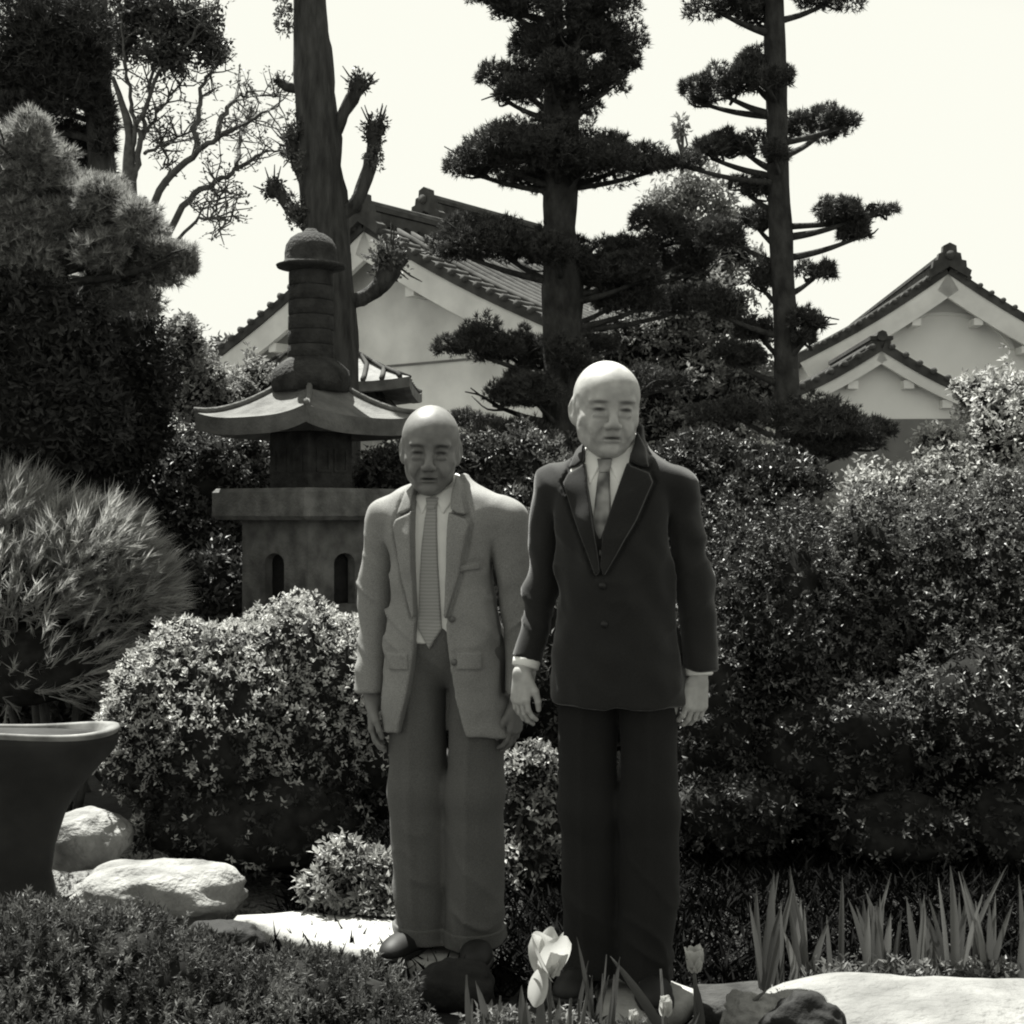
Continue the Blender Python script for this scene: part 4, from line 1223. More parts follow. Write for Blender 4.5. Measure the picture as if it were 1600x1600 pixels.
def isosurface(f, lo, hi, h, margin=1.15):
    lo = np.array(lo, float); hi = np.array(hi, float); B = 12
    dims = np.maximum(1, np.ceil((hi - lo) / h / B).astype(int)) * B
    nb = dims // B
    bi = np.stack(np.meshgrid(*[np.arange(n) for n in nb], indexing='ij'), -1).reshape(-1, 3)
    cen = lo + (bi * B + B / 2) * h
    dc = f([cen[:, i].astype(f32) for i in range(3)])
    half = B * h * math.sqrt(3) / 2
    D = np.empty(dims, dtype=f32)
    D6 = D.reshape(nb[0], B, nb[1], B, nb[2], B)
    D6[:] = dc.reshape(nb)[:, None, :, None, :, None]
    near = np.where(np.abs(dc) < half * margin)[0]
    g = np.stack(np.meshgrid(np.arange(B), np.arange(B), np.arange(B), indexing='ij'), -1).reshape(-1, 3)
    for s in range(0, len(near), 160):
        ch = bi[near[s:s + 160]]
        pts = (lo + ((ch * B)[:, None, :] + g[None]) * h).astype(f32)
        d = f([pts[..., i].ravel() for i in range(3)]).reshape(len(ch), B, B, B)
        for q, (a, b, c) in enumerate(ch):
            D[a * B:(a + 1) * B, b * B:(b + 1) * B, c * B:(c + 1) * B] = d[q]
    neg = D < 0
    cnt = np.zeros(tuple(dims - 1), dtype=np.int8)
    offs = [(a, b, c) for a in (0, 1) for b in (0, 1) for c in (0, 1)]
    sl = lambda o: neg[o[0]:dims[0] - 1 + o[0], o[1]:dims[1] - 1 + o[1], o[2]:dims[2] - 1 + o[2]]
    for o in offs: cnt += sl(o)
    act = np.argwhere((cnt > 0) & (cnt < 8))
    idx = np.full(tuple(dims - 1), -1, dtype=np.int32)
    idx[act[:, 0], act[:, 1], act[:, 2]] = np.arange(len(act))
    acc = np.zeros((len(act), 3)); num = np.zeros(len(act))
    edges = [(o, tuple(o[i] + (1 if i == ax else 0) for i in range(3))) for o in offs for ax in range(3) if o[ax] == 0]
    for a, b in edges:
        va = D[act[:, 0] + a[0], act[:, 1] + a[1], act[:, 2] + a[2]]; vb = D[act[:, 0] + b[0], act[:, 1] + b[1], act[:, 2] + b[2]]
        m = (va < 0) != (vb < 0)
        t = np.where(m, va / np.where(m, va - vb, 1), 0)
        pa, pb = np.array(a, float), np.array(b, float)
        acc += np.where(m[:, None], pa + (pb - pa) * t[:, None], 0); num += m
    V = lo + (act + acc / np.maximum(num, 1)[:, None]) * h
    quads = []
    for ax in range(3):
        n0 = [slice(1, dims[i] - 1) for i in range(3)]; n0[ax] = slice(0, dims[ax] - 1)
        n1 = list(n0); n1[ax] = slice(1, dims[ax])
        A, Bv = neg[tuple(n0)], neg[tuple(n1)]
        e = np.argwhere(A != Bv)
        st = np.array([1, 1, 1]); st[ax] = 0
        e = e + st
        flip = neg[e[:, 0], e[:, 1], e[:, 2]]
        u, v = [(1, 2), (2, 0), (0, 1)][ax]
        du = np.zeros(3, int); du[u] = 1; dv = np.zeros(3, int); dv[v] = 1
        g4 = [e - du - dv, e - dv, e, e - du]
        q = np.stack([idx[x[:, 0], x[:, 1], x[:, 2]] for x in g4], 1)
        q = q[(q >= 0).all(1)] if (q < 0).any() else q
        fl = flip[:len(q)]
        q = np.where(fl[:, None], q, q[:, ::-1])
        quads.append(q)
    return V, np.concatenate(quads)

def coarsen(V, Q, hidden, cell):
    """merge vertices under the clothes on a coarse grid; the surface stays one piece"""
    key = np.floor(V / cell).astype(np.int64)
    code = (key[:, 0] + 500) * 4000000 + (key[:, 1] + 500) * 2000 + key[:, 2]
    code = np.where(hidden, code, -1 - np.arange(len(V)))
    _, first, inv = np.unique(code, return_index=True, return_inverse=True)
    cnt = np.bincount(inv); V2 = np.stack([np.bincount(inv, V[:, i]) / cnt for i in range(3)], 1)
    T = inv[np.concatenate([Q[:, [0, 1, 2]], Q[:, [0, 2, 3]]])]
    T = T[(T[:, 0] != T[:, 1]) & (T[:, 1] != T[:, 2]) & (T[:, 0] != T[:, 2])]
    _, u = np.unique(np.sort(T, 1), axis=0, return_index=True)
    return V2, T[np.sort(u)]

def iso_obj(name, f, lo, hi, h, m, parent, tone=None, margin=1.15, hidden=None):
    V, Q = isosurface(f, lo, hi, h, margin)
    if hidden is not None:
        V, Q = coarsen(V, Q, hidden(V), .014)
    t = None if tone is None else tone(V)
    return link(name, np_mesh(name, V, Q, t, True), m, parent)

def head_sdf(p, hc, hs, yaw, tilt, cfg):
    # into head space
    x, y, z = (p[0] - hc[0]) / hs / cfg.get('wide', 1.0), (p[1] - hc[1]) / hs, (p[2] - hc[2]) / hs
    c, s = math.cos(-yaw), math.sin(-yaw)
    x, y = x * c - y * s, x * s + y * c
    c, s = math.cos(-tilt), math.sin(-tilt)
    x, z = x * c - z * s, x * s + z * c
    c, s = math.cos(cfg.get('pitch', 0)), math.sin(cfg.get('pitch', 0))
    y, z = y * c - z * s, y * s + z * c
    jaw = cfg.get('jaw', 1.0)
    q = [x, y, z]; ax = np.abs(x); m = [ax, y, z]
    d = sd_ell(q, (0, .016, .032), (.0765, .097, .088))
    d = smin(d, sd_ell(q, (0, -.032, .036), (.067, .062, .066)), .03)             # forehead
    d = smin(d, sd_ell(q, (0, -.026, -.030), (.065 * jaw, .062, .070)), .025)     # mid face
    d = smin(d, sd_ell(q, (0, -.048, -.078), (.047 * jaw, .042, .044)), .03)      # jaw
    d = smin(d, sd_ell(m, (.044 * jaw, -.006, -.058), (.017, .034, .028)), .03)   # jaw corners
    d = smin(d, sd_ell(m, (.043, -.058, -.026), (.021, .018, .018)), .024)        # cheekbones
    d = smin(d, sd_ell(m, (.031, -.083, -.050), (.018, .014, .022)), .02)         # cheeks
    d = smin(d, sd_ell(m, (.029, -.0880 + .005 * (1 - cfg.get('ridge', 1)), .0215), (.024, .0105, .0080)), .014)     # brow ridge
    d = smax(d, -sd_ell(m, (.0315, -.1050 + .004 * cfg.get('deep', 0), .0015), (.0190, .0190 , .0120 + .002 * cfg.get('deep', 0))), .012)  # sockets
    d = smin(d, sd_ell(m, (.0315, -.0765, .0005), (.0155, .0140, .0112)), .006)   # lids over eyeballs
    d = smin(d, sd_ell(m, (.0315, -.0870, -.0145), (.0145, .0055, .0048)), .008)  # bags
    d = smin(d, sd_cap(q, (0, -.087, .012), (0, -.1135, -.0345), .0080, .0120), .013)  # nose
    d = smin(d, sd_ell(m, (.0132, -.1040, -.0400), (.0094, .0115, .0084)), .006)  # alae
    d = smax(d, -sd_ell(m, (.0068, -.1105, -.0500), (.0046, .0065, .0040)), .003) # nostrils
    d = smin(d, sd_ell(q, (0, -.080, -.064), (.029, .020, .022)), .014)           # mouth mound
    d = smin(d, sd_ell(q, (0, -.0985, -.0640), (.0215, .0070, .0046)), .005)      # lips
    d = smin(d, sd_ell(q, (0, -.0970, -.0758), (.0185, .0076, .0056)), .005)
    qm = [x, y, z + 5.0 * x * x - .05 * x]
    d = smax(d, -sd_ell(qm, (0, -.106, -.0692), (.0250, .0120, .0026)), .003)
    d = smax(d, -sd_ell(q, (0, -.100, -.0865), (.018, .006, .004)), .008)         # dip below the lip
    d = smin(d, sd_ell(q, (0, -.082, -.1000), (.0205, .017, .0155)), .014)        # chin
    d = smax(d, -sd_cap(m, (.0200, -.1020, -.0400), (.0345, -.0920, -.0750), .0034, .0044), .008)  # folds beside the mouth
    d = smax(d, -sd_ell(m, (.0315, -.0935, .0000), (.0140, .0065, .0027)), .002)  # narrowed eyes
    d = smax(d, -sd_ell(q, (0, -.104, .050), (.040, .006, .0020)), .006)          # brow furrow
    # ears, lying back along the skull
    xe = ax + (y - .012) * -.30
    e = sd_ell([xe, y, z], (.0745, .016, -.006), (.0085, .0185, .0320))
    e = smin(e, sd_ell([xe, y, z], (.0725, .006, -.032), (.0070, .0095, .0115)), .008)
    e = smax(e, -sd_ell([xe, y, z], (.0830, .012, .000), (.0055, .0105, .0190)), .004)
    d = smin(d, e, .010)
    sk = vnoise(x * 38 + 60, y * 38 + 60, z * 46 + 60, cfg.get('seed', 1)) + .5 * vnoise(x * 90 + 60, y * 90 + 60, z * 110 + 60, cfg.get('seed', 1) + 1)
    d = d + (.0022 * (sk - .75) * np.clip((.06 - z) / .05, .15, 1)).astype(f32)        # aged skin
    return d * hs

def head_tone(V, hc, hs, yaw, tilt, cfg):
    x, y, z = (V[:, 0] - hc[0]) / hs / cfg.get('wide', 1.0), (V[:, 1] - hc[1]) / hs, (V[:, 2] - hc[2]) / hs
    c, s = math.cos(-yaw), math.sin(-yaw)
    x, y = x * c - y * s, x * s + y * c
    c, s = math.cos(-tilt), math.sin(-tilt)
    x, z = x * c - z * s, x * s + z * c
    c, s = math.cos(cfg.get('pitch', 0)), math.sin(cfg.get('pitch', 0))
    y, z = y * c - z * s, y * s + z * c
    t = np.ones(len(V)); ax = np.abs(x); front = y < -.05
    g = lambda cx, cz, rx, rz: np.exp(-(((ax - cx) / rx) ** 2 + ((z - cz) / rz) ** 2) ** 2) * front
    t *= 1 - .90 * g(.0315, .0005, .0160, .0052)              # eye slits, lashes
    t *= 1 - cfg.get('brow', .4) * g(.031, .0190, .019, .0048)
    t *= 1 - .34 * g(0, -.069, .024, .009)                    # lips
    t *= 1 - .6 * np.exp(-((x / .025) ** 2 + ((z + 5.0 * x * x + .0692) / .0026) ** 2) ** 2) * front
    t *= 1 - .14 * g(.0315, -.012, .018, .008)
    t *= 1 + .16 * (2 * vnoise(x * 60 + 9, y * 60 + 9, z * 60 + 9, 6) - 1)
    t *= 1 + .12 * (2 * vnoise(x * 30 + 9, y * 30 + 9, z * 30 + 9, 5) - 1)
    return t

def hand_prims(w, v, u, n, curl, sc=1.0, spread=1.0):
    """w wrist, v towards the fingertips, u towards the thumb side, n back of the hand"""
    w, v, u, n = [np.asarray(q, float) for q in (w, v, u, n)]
    pr = []
    offs = [(-.030, .060, .0078), (-.0105, .074, .0085), (.0105, .078, .0088), (.030, .070, .0086)]
    for i, (o, L, r) in enumerate(offs):
        kn = w + (v * (.084 - .010 * abs(i - 1.7) / 1.7) + u * o) * sc
        pr.append(('palm', w + (u * o * .62 + v * .008) * sc, kn, .0145 * sc, .0115 * sc))
        a = kn; ang = curl * .45
        for seg, fr in enumerate((.45, .31, .24)):
            d = v * math.cos(ang) - n * math.sin(ang) + u * o * .6 * spread
            d = d / np.linalg.norm(d)
            b = a + d * L * fr * sc
            pr.append(('f%d' % i, a, b, r * (1 - .07 * seg) * sc, r * (.93 - .08 * seg) * sc))
            a = b; ang += curl * (.75 - .1 * seg)
    a = w + (v * .020 + u * .026 - n * .004) * sc
    b = w + (v * .052 + u * .047 - n * .016) * sc
    c = w + (v * .080 + u * .050 - n * .026) * sc
    d = w + (v * .102 + u * .044 - n * .034) * sc
    pr += [('palm', a, b, .0135 * sc, .0115 * sc), ('t', b, c, .0105 * sc, .0095 * sc), ('t', c, d, .0095 * sc, .0078 * sc)]
    return pr

def hand_sdf(p, prims):
    palm = None; digits = {}
    for nm, a, b, ra, rb in prims:
        d = sd_cap(p, a, b, ra, rb)
        if nm == 'palm': palm = d if palm is None else smin(palm, d, .014)
        else: digits[nm] = d if nm not in digits else smin(digits[nm], d, .003)
    for d in digits.values():
        palm = smin(palm, d, .0035)
    return palm

def make_person(label, X, Y, yaw, cfg, mats):
    root = thing('person', label, 'person', (X, Y, 0.0), yaw)
    tb = np.array(cfg['torso'], float)                 # z, half width, half depth, centre y, centre x
    zf = np.linspace(tb[0, 0] - .06, tb[-1, 0] + .06, 240); w_ = np.exp(-(np.arange(-12, 13) / 5.0) ** 2); w_ /= w_.sum()
    tb = np.stack([zf] + [np.convolve(np.pad(np.interp(zf, tb[:, 0], tb[:, i]), 12, mode='edge'), w_, 'valid') for i in range(1, 5)], 1)
    ztop = zf[-1] - .06
    hem, hx, hs = cfg['hem'], cfg['head'], cfg['hs']
    hyaw, htilt = cfg.get('hyaw', 0), cfg.get('htilt', 0)
    sl = cfg['sleeve']                                  # {side: [shoulder, elbow, cuff]} with radii
    def torso(p, grow=0.0, zlo=None, zhi=None):
        z = p[2]
        a = np.interp(z, tb[:, 0], tb[:, 1]) + grow; b = np.interp(z, tb[:, 0], tb[:, 2]) + grow
        yc = np.interp(z, tb[:, 0], tb[:, 3]); xc = np.interp(z, tb[:, 0], tb[:, 4])
        q = (np.abs((p[0] - xc) / a) ** 2.4 + np.abs((p[1] - yc) / b) ** 2.4) ** (1 / 2.4)
        d = (q - 1) * np.minimum(a, b)
        d = smax(d, z - (ztop if zhi is None else zhi), .008)
        return smax(d, (hem if zlo is None else zlo) - z, .008)
    def xc_at(z): return float(np.interp(z, tb[:, 0], tb[:, 4]))
    def sleeves(p, grow=0.0):
        out = None
        for s, ch in sl.items():
            d = None
            for (a, ra), (b, rb) in zip(ch[:-1], ch[1:]):
                e = sd_cap(p, a, b, ra + grow, rb + grow)
                d = e if d is None else smin(d, e, .03)
            # cut flat at the cuff
            a, b = np.array(ch[-2][0]), np.array(ch[-1][0]); v = (b - a) / np.linalg.norm(b - a)
            cut = (p[0] - b[0]) * v[0] + (p[1] - b[1]) * v[1] + (p[2] - b[2]) * v[2]
            d = smax(d, cut, .004)
            out = d if out is None else np.minimum(out, d)
        return out
    sd_ = cfg.get('seed', 1)
    def folds(p):
        x, y, z = p
        n = vnoise(x * 9 + 20, y * 9 + 20, z * 5 + 20, sd_) - .5
        n2 = vnoise(x * 22 + 20 + z * 6, y * 22 + 20, z * 16 + 20, sd_ + 1) - .5
        n3 = vnoise(x * 5 + 20 - z * 7, y * 5 + 20, z * 13 + 20 + x * 9, sd_ + 2) - .5
        rg = 1 - np.abs(2 * vnoise(x * 6 + 50 + z * 5, y * 7 + 50, z * 17 + 50 - np.abs(x) * 12, sd_ + 3) - 1)
        el = np.exp(-((z - cfg['armpit'] + .17) / .13) ** 2) * np.clip((np.abs(x) - .10) / .06, 0, 1) + .45 * np.exp(-((z - cfg['hem'] - .32) / .12) ** 2) + .25
        return (.018 * n + .010 * n2 + .016 * n3 - cfg.get('crease', .006) * rg ** 5 * el).astype(f32)
    def jacket_raw(p, fold=True):
        t_, s_ = torso(p), sleeves(p)
        d = smin(t_, s_, .003 + .024 * np.clip((p[2] - cfg['armpit']) / .08, 0, 1))
        d = d + .020 * np.exp(-((t_ - s_) / .010) ** 2) * np.clip((cfg['armpit'] + .02 - p[2]) / .08, 0, 1)
        if fold: d = d + folds(p) * cfg.get('fold', 1.0)
        return d
    op = cfg['opening']
    def jacket(p):
        d = jacket_raw(p)
        for poly, gd in [(q, .009) for q in cfg['lapels'] + cfg['collars']] + [(q, .003) for q in cfg['flaps']]:      # the seam line where each piece lies on the cloth
            pd = sd_poly(p[0], p[2], poly)
            d = d + gd * np.exp(-((pd - .0045) / .0045) ** 2) * (p[1] < 0)
        cut = np.maximum(sd_poly(p[0], p[2], op), p[1] - cfg.get('open_y', .02))
        d = smax(d, -cut, .004)
        # neck hole
        nk = sd_cap(p, cfg['neck0'], cfg['neck1'], cfg['neck_r'] + .012, cfg['neck_r'] + .016)
        return smax(d, -nk, .004)
    lo = (-.34, -.22, hem - .03); hi = (.34, .24, ztop + .04)
    iso_obj('jacket', jacket, lo, hi, .0058, mats['suit'], root, None, 1.6)
    # laid-on pieces that follow the cloth
    def applique(name, base, poly, th, h, m, parent=root, ymax=0.0, zx=None, ymin=None):
        pz = [q[1] for q in poly]; pxs = [q[0] for q in poly]
        def f(p):
            d = smax(base(p) - th, sd_poly(p[0], p[2], poly), .004)
            d = np.maximum(d, p[1] - ymax)
            return np.maximum(d, -(base(p) + .012))
        return iso_obj(name, f, (min(pxs) - .02, -.26, min(pz) - .02), (max(pxs) + .02, max(ymax, .0) + .02, max(pz) + .02), h, m, parent, None, 1.6)
    for poly in cfg['lapels']:
        applique('lapel', lambda p: jacket_raw(p), poly, .013, .0035, mats['suit'])
    for poly in cfg['collars']:
        applique('coat_collar', lambda p: jacket_raw(p), poly, .010, .0035, mats['suit'], ymax=.0)
    for poly in cfg['flaps']:
        applique('pocket_flap', lambda p: torso(p) + folds(p) * cfg.get('fold', 1.0), poly, .0045, .0035, mats['suit'])
    for (bx, bz) in cfg['buttons']:
        # find the cloth in front of the button
        ys = np.linspace(-.24, 0, 241)
        dv = jacket_raw([np.full(241, bx, dtype=f32), ys.astype(f32), np.full(241, bz, dtype=f32)])
        yy = ys[np.argmax(dv < 0)]
        MB().tube([(bx, yy + .002, bz), (bx, yy - .005, bz)], .0095, 14).build('button', mats['button'], root, True)
    # trousers
    lg = cfg['legs']; wz = cfg['waist']
    def trousers(p):
        d = sd_ell(p, (0, .005, wz - .07), (cfg['hip'], .112, .15))
        for s in (-1, 1):
            (hpx, hpz, hr), (kx, ky, kz, kr), (ax_, ay, az, ar) = lg[s]
            q = [p[0], (p[1]) * .90, p[2]]
            a = sd_cap(q, (s * hpx, .004, hpz), (kx, ky, kz), hr, kr)
            b = sd_cap(q, (kx, ky, kz), (ax_, ay, az), kr, ar)
            leg = smin(a, b, .03)
            # pressed crease down the front
            cx = np.interp(p[2], [az, kz, hpz], [ax_, kx, s * hpx])
            leg = leg - .006 * np.exp(-((p[0] - cx) / .012) ** 2) * (p[1] < 0)
            d = smin(d, leg, .022)
        x, y, z = p
        low = np.clip((.42 - z) / .4, 0, 1)
        n = vnoise(x * 10 + 30, y * 10 + 30, z * 12 + 30 + x * 5, sd_ + 7) - .5
        n2 = vnoise(x * 8 + 30, y * 8 + 30, z * 3 + 30, sd_ + 8) - .5
        rg = 1 - np.abs(2 * vnoise(x * 7 + 30 + z * 3, y * 7 + 30, z * 15 + 30 + x * 9, sd_ + 9) - 1)
        d = d + (.014 * n * (.4 + low) + .020 * n2 - .009 * rg ** 5 * (.25 + 1.2 * low)).astype(f32)
        d = smax(d, cfg['cuff_z'] - z, .004)
        return smax(d, z - wz, .006)
    tr = iso_obj('trousers', trousers, (-.26, -.20, cfg['cuff_z'] - .02), (.26, .20, wz + .02), .0068, mats['trousers'], root, None, 1.5)
    if cfg.get('turnup'):
        def tu(p):
            return np.maximum(np.maximum(trousers(p) - .0055, p[2] - cfg['cuff_z'] - .042), -(trousers(p) + .012))
        iso_obj('turn_ups', tu, (-.26, -.20, cfg['cuff_z'] - .02), (.26, .20, cfg['cuff_z'] + .06), .004, mats['trousers'], tr, None, 1.5)
    # shirt with collar
    n0, n1, nr = np.array(cfg['neck0']), np.array(cfg['neck1']), cfg['neck_r']
    def shirt(p):
        d = torso(p, -.024, wz - .08, ztop - .015)
        st = sd_cap(p, n0, n0 + (n1 - n0) * cfg.get('stand', .55), nr + .010, nr + .007)
        d = smin(d, st, .02)
        v = (n1 - n0) / np.linalg.norm(n1 - n0); top = n0 + (n1 - n0) * cfg.get('stand', .55)
        cut = (p[0] - top[0]) * v[0] + (p[1] - top[1]) * (v[1] - .35) + (p[2] - top[2]) * v[2]
        return smax(d, cut, .003)
    sh = iso_obj('shirt', shirt, (-.2, -.18, wz - .1), (.2, .2, ztop + .08), .006, mats['shirt'], root, None, 1.6)
    for poly in cfg['wings']:
        applique('shirt_collar', shirt, poly, .0065, .0032, mats['shirt'], sh, ymax=n0[1] + .03)
    # tie: knot and blade over shirt and trousers
    def front(p): return np.minimum(shirt(p), trousers(p) - .002)
    tie = applique('tie', lambda p: front(p) - .004, cfg['tie'], .005, .0035, mats['tie'], root)
    kx, ky, kz, kw, kh = cfg['knot']
    applique('tie_knot', lambda p: front(p) - .006, [(kx - kw * 1.25, kz + kh * .9), (kx + kw * 1.25, kz + kh * .9), (kx + kw * .7, kz - kh), (kx - kw * .7, kz - kh)], .007, .003, mats['tie'], tie)
    # shoes
    for s in (-1, 1):
        (_, _, _), _, (ax_, ay, az, ar) = lg[s]
        a = R(cfg.get('toe_out', 12)) * s
        ca, sa = math.cos(a), math.sin(a)
        bx, by = ax_, ay + .015
        def shoe(p):
            x, y = (p[0] - bx) * ca + (p[1] - by) * sa, -(p[0] - bx) * sa + (p[1] - by) * ca
            q = [x, y, p[2]]
            d = sd_cap(q, (0, .055, .036), (0, -.02, .050), .036, .040)
            d = smin(d, sd_ell(q, (.004 * s, -.115, .028), (.046, .075, .036)), .03)
            d = smin(d, sd_ell(q, (.002 * s, -.165, .022), (.036, .040, .026)), .02)
            d = smin(d, sd_cap(q, (0, .01, .06), (0, .01, .10), .042, .040), .02)
            return smax(d, .012 - p[2], .003)
        so = iso_obj('shoe', shoe, (bx - .12, by - .25, -.002), (bx + .12, by + .14, .16), .0045, mats['shoe'], root)
        def sole(p):
            x, y = (p[0] - bx) * ca + (p[1] - by) * sa, -(p[0] - bx) * sa + (p[1] - by) * ca
            q = [x, y, p[2] * 0 + .02]
            d = np.minimum(sd_cap(q, (0, .058, .02), (0, -.03, .02), .038, .036), smin(sd_ell(q, (.004 * s, -.115, .02), (.050, .082, .04)), sd_ell(q, (.002 * s, -.165, .02), (.040, .046, .03)), .02))
            d = smin(d, sd_cap(q, (0, 0, .02), (0, -.1, .02), .034, .04), .02)
            return np.maximum(np.maximum(d, p[2] - .016), .002 - p[2])
        iso_obj('sole', sole, (bx - .12, by - .25, -.004), (bx + .12, by + .14, .03), .004, mats['shoe'], so)
    # body: one surface, dressed where the clothes lie
    hands = {}
    for s, (w, v, u, n, curl) in cfg['hands'].items():
        v = np.array(v) / np.linalg.norm(v); u = np.array(u, float); u = u - v * np.dot(u, v); u /= np.linalg.norm(u)
        n = np.cross(v, u); n = n if np.dot(n, cfg['hands'][s][3]) > 0 else -n
        hands[s] = hand_prims(w, v, u, n, curl, cfg.get('hand_sc', 1.0))
    def body(p):
        d = head_sdf(p, hx, hs, hyaw, htilt, cfg)
        nk = sd_cap(p, n0 - [0, -.01, .06], n1, nr, nr - .004)
        d = smin(d, nk, .016)
        d = smin(d, sd_cap(p, n0 - [0, 0, .10], (0, .01, wz - .05), .075, .085), .03)
        for s, ch in sl.items():
            pts = [(0.0 * s, .02, n0[2] - .10)] + [c[0] for c in ch] + [cfg['hands'][s][0]]
            rr = [.05, .038, .026, .024, .024]
            for a, b, ra, rb in zip(pts[:-1], pts[1:], rr[:-1], rr[1:]):
                d = smin(d, sd_cap(p, a, b, ra, rb), .012)
            d = smin(d, hand_sdf(p, hands[s]), .008)
        for s in (-1, 1):
            (hpx, hpz, hr), (kx_, ky_, kz_, kr), (ax_, ay, az, ar) = lg[s]
            d = smin(d, sd_cap(p, (s * hpx * .8, .0, hpz), (kx_, ky_, kz_), .065, .048), .02)
            d = smin(d, sd_cap(p, (kx_, ky_, kz_), (ax_, ay, .07), .046, .036), .01)
            d = smin(d, sd_cap(p, (ax_, ay, .06), (ax_, ay - .09, .035), .028, .018), .01)
        return d
    iso_obj('body', body, (-.36, -.22, .0), (.36, .24, hx[2] + .16 * hs), .0027, mats['skin'], root,
            lambda V: np.where(V[:, 2] > n0[2] - .03, head_tone(V, hx, hs, hyaw, htilt, cfg), 1 + .1 * (2 * vnoise(V[:, 0] * 40, V[:, 1] * 40, V[:, 2] * 40, 3) - 1)),
            hidden=lambda V: (V[:, 2] < n0[2] - .02) & np.min([np.linalg.norm(V - (np.array(h_[0]) + [0, -.02, -.07]), axis=1) for h_ in cfg['hands'].values()], axis=0).__gt__(.15))
    if cfg.get('shirt_cuff'):
        for s, ch in sl.items():
            a, b = np.array(ch[-2][0]), np.array(ch[-1][0]); v = (b - a) / np.linalg.norm(b - a)
            MB().tube([b - v * .02, b + v * .013, b + v * .016], [.038, .037, .033], 20).build('shirt_cuff', mats['shirt'], root, True)
    return root

def wool(name, v, rough, sheen, stripe=None, fine=420):
    m = mat(name, v, rough, var=.26, vscale=fine, bump=.12, bscale=fine, spec=.15, sheen=sheen, detail=2)
    return m
def striped(name, v, v2, scale, axis='Z'):
    m = mat(name, v, .7, spec=.25, sheen=.2)
    nt = m.node_tree; N, L = nt.nodes, nt.links
    tc = N.new('ShaderNodeTexCoord'); w = N.new('ShaderNodeTexWave'); w.wave_type = 'BANDS'; w.bands_direction = axis
    w.inputs['Scale'].default_value = scale; w.inputs['Distortion'].default_value = 1.2; w.inputs['Detail'].default_value = 2
    L.new(tc.outputs['Object'], w.inputs['Vector'])
    cr = N.new('ShaderNodeValToRGB'); cr.color_ramp.elements[0].color = grey(v); cr.color_ramp.elements[1].color = grey(v2)
    L.new(w.outputs['Fac'], cr.inputs['Fac']); L.new(cr.outputs['Color'], N['Principled BSDF'].inputs['Base Color'])
    return m

def skin(name, v):
    m = mat(name, v, .5, var=.08, vscale=60, bump=.08, bscale=300, spec=.35, tone=True)
    m.node_tree.nodes['Principled BSDF'].inputs['Subsurface Weight'].default_value = .08
    m.node_tree.nodes['Principled BSDF'].inputs['Subsurface Radius'].default_value = (.006, .006, .006)
    return m

SHOE = mat('black_shoe_leather', .014, .6, var=.3, vscale=20, spec=.3)
grey_mats = dict(suit=wool('grey_wool', .23, .9, .06), trousers=wool('grey_flannel', .10, .9, .05), shirt=mat('white_cotton', .74, .8, var=.04, vscale=40), tie=striped('pale_striped_silk', .24, .31, 32), skin=skin('tanned_skin', .16), shoe=SHOE, button=mat('horn_button', .12, .4))
black_mats = dict(suit=wool('black_wool', .016, .8, .25), trousers=wool('black_trouser_wool', .015, .85, .05), shirt=mat('white_linen', .78, .8, var=.04, vscale=40), tie=mat('dark_figured_silk', .07, .45, v2=.30, var=.3, vscale=28, spec=.5, detail=1), skin=skin('pale_skin', .36), shoe=SHOE, button=mat('black_button', .015, .35))

def mirror(poly): return [(-x, z) for x, z in poly][::-1]

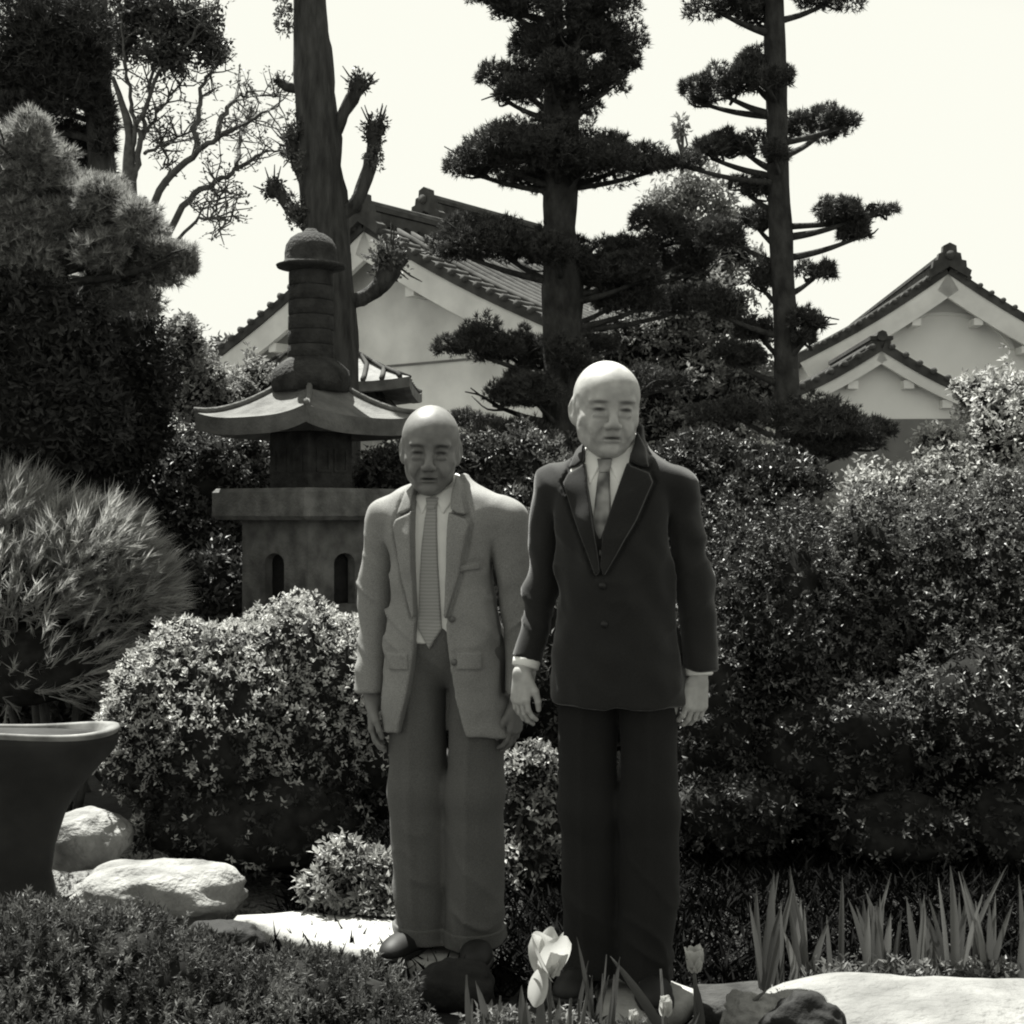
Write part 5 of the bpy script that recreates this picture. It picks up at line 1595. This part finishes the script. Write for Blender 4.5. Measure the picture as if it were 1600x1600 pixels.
# the man in grey
cfg_a = dict(seed=11, pitch=R(-9), armpit=1.16, deep=2.6, ridge=-.2, hand_sc=.92, hem=.63,
    torso=[(.58, .188, .142, .010, .000), (.72, .184, .140, .006, -.004), (.88, .178, .132, .002, -.008), (1.00, .152, .124, -.002, -.012), (1.12, .150, .122, .002, -.016), (1.20, .172, .116, .008, -.018), (1.27, .190, .104, .014, -.020), (1.315, .162, .090, .018, -.022), (1.342, .088, .072, .026, -.024), (1.375, .068, .062, .030, -.026)],
    head=(-.042, -.034, 1.571 - .12 * 1.045), hs=1.045, hyaw=R(16), htilt=R(-1.5), brow=.45, wide=1.03, jaw=.97,
    neck0=(-.026, .022, 1.290), neck1=(-.040, .000, 1.40), neck_r=.052, stand=.52,
    sleeve={-1: [((-.196, .012, 1.236), .062), ((-.230, .034, .985), .051), ((-.230, -.012, .735), .048)], 1: [((.164, .012, 1.236), .064), ((.208, .034, .985), .053), ((.212, -.004, .745), .048)]},
    opening=[(-.085, 1.42), (-.078, 1.30), (-.066, 1.10), (-.058, .98), (-.062, .88), (-.085, .74), (-.125, .60), (.095, .60), (.060, .74), (.038, .88), (.030, .98), (.034, 1.10), (.034, 1.30), (.036, 1.42)],
    lapels=[[(-.082, 1.262), (-.124, 1.244), (-.132, 1.226), (-.100, 1.08), (-.063, .965), (-.057, .975), (-.066, 1.10), (-.077, 1.27)],
            [(.038, 1.262), (.086, 1.244), (.094, 1.226), (.066, 1.08), (.034, .965), (.029, .975), (.034, 1.10), (.035, 1.27)]],
    collars=[[(-.080, 1.372), (-.106, 1.325), (-.122, 1.258), (-.100, 1.262), (-.081, 1.275)], [(.032, 1.372), (.060, 1.325), (.082, 1.258), (.058, 1.262), (.037, 1.275)]],
    flaps=[[(-.150, .865), (-.078, .865), (-.078, .818), (-.148, .816)], [(.065, .872), (.132, .872), (.130, .824), (.065, .824)], [(.068, 1.115), (.118, 1.122), (.118, 1.104), (.068, 1.097)]],
    buttons=[(.050, .965), (.058, .845)],
    legs={-1: ((.086, .86, .084), (-.088, -.002, .46, .084), (-.080, .012, .02, .080)), 1: ((.086, .86, .084), (.086, -.004, .46, .084), (.082, .000, .02, .080))},
    waist=.97, hip=.136, cuff_z=.030, turnup=True, toe_out=14,
    wings=[[(-.064, 1.385), (-.032, 1.308), (-.056, 1.258), (-.080, 1.300), (-.088, 1.37)], [(.010, 1.385), (-.022, 1.308), (.008, 1.258), (.034, 1.300), (.036, 1.37)]],
    tie=[(-.042, 1.300), (-.014, 1.300), (-.001, 1.15), (.016, .935), (-.020, .878), (-.056, .935), (-.050, 1.15)], knot=(-.028, -.052, 1.290, .016, .019),
    hands={-1: ((-.220, -.030, .705), (.04, -.10, -1), (.25, -1, 0), (-1, -.3, 0), .55), 1: ((.206, -.010, .715), (-.05, -.05, -1), (-.25, -1, 0), (1, -.3, 0), .55)})
make_person('bald man in light grey suit, striped tie and white shirt standing on the slab', (700 - 800) / F * 3.97, 3.97, R(-15), cfg_a, grey_mats)

# the man in black
cfg_b = dict(seed=23, fold=1.1, pitch=R(-6), armpit=1.25, ridge=-1.1, deep=.9, hand_sc=.93, hem=.765,
    torso=[(.70, .186, .142, .006, .000), (.86, .180, .138, .002, -.004), (1.00, .164, .130, -.002, -.006), (1.14, .154, .126, -.004, -.008), (1.26, .160, .122, .002, -.010), (1.345, .172, .110, .010, -.010), (1.39, .160, .096, .018, -.012), (1.425, .104, .080, .024, -.012), (1.455, .080, .068, .030, -.014), (1.49, .068, .062, .034, -.014)],
    head=(-.032, -.016, 1.667 - .12 * 1.06), hs=1.06, hyaw=R(19), htilt=R(-2), brow=.62, wide=1.06, jaw=1.03,
    neck0=(-.018, .028, 1.385), neck1=(-.028, .010, 1.50), neck_r=.058, stand=.56,
    sleeve={-1: [((-.168, .016, 1.325), .060), ((-.206, .034, 1.085), .051), ((-.246, -.030, .862), .046)], 1: [((.150, .016, 1.325), .062), ((.190, .038, 1.085), .054), ((.212, .000, .850), .047)]},
    opening=[(-.098, 1.52), (-.084, 1.40), (-.046, 1.22), (-.034, 1.19), (-.024, 1.22), (.034, 1.40), (.052, 1.52)],
    lapels=[[(-.094, 1.385), (-.126, 1.366), (-.136, 1.342), (-.100, 1.245), (-.040, 1.100), (-.030, 1.110), (-.046, 1.21), (-.082, 1.395)],
            [(.044, 1.385), (.092, 1.366), (.102, 1.342), (.062, 1.245), (-.018, 1.100), (-.028, 1.125), (-.022, 1.21), (.034, 1.395)]],
    collars=[[(-.098, 1.480), (-.114, 1.435), (-.124, 1.382), (-.104, 1.386), (-.086, 1.400)], [(.050, 1.480), (.074, 1.435), (.090, 1.382), (.066, 1.386), (.040, 1.400)]],
    flaps=[],
    buttons=[(-.022, 1.075), (-.018, .975)],
    legs={-1: ((.084, .90, .082), (-.082, -.002, .48, .077), (-.078, .012, .02, .074)), 1: ((.084, .90, .082), (.082, -.004, .48, .077), (.080, .000, .02, .074))},
    waist=1.02, hip=.145, cuff_z=.030, turnup=False, toe_out=12,
    wings=[[(-.068, 1.490), (-.034, 1.402), (-.066, 1.335), (-.084, 1.395), (-.098, 1.48)], [(.012, 1.490), (-.024, 1.402), (.014, 1.332), (.036, 1.395), (.050, 1.48)]],
    tie=[(-.042, 1.395), (-.016, 1.395), (.002, 1.15), (-.060, 1.15)], knot=(-.029, -.052, 1.388, .017, .020),
    hands={-1: ((-.254, -.052, .835), (-.02, -.16, -1), (.75, -.65, 0), (-.65, -.75, 0), .60), 1: ((.212, -.012, .826), (-.10, -.12, -1), (-.75, -.65, 0), (.65, -.75, 0), .75)}, shirt_cuff=True)
make_person('bald man in black suit with dark tie and white shirt cuffs', (967 - 800) / F * 3.66, 3.66, R(-13), cfg_b, black_mats)
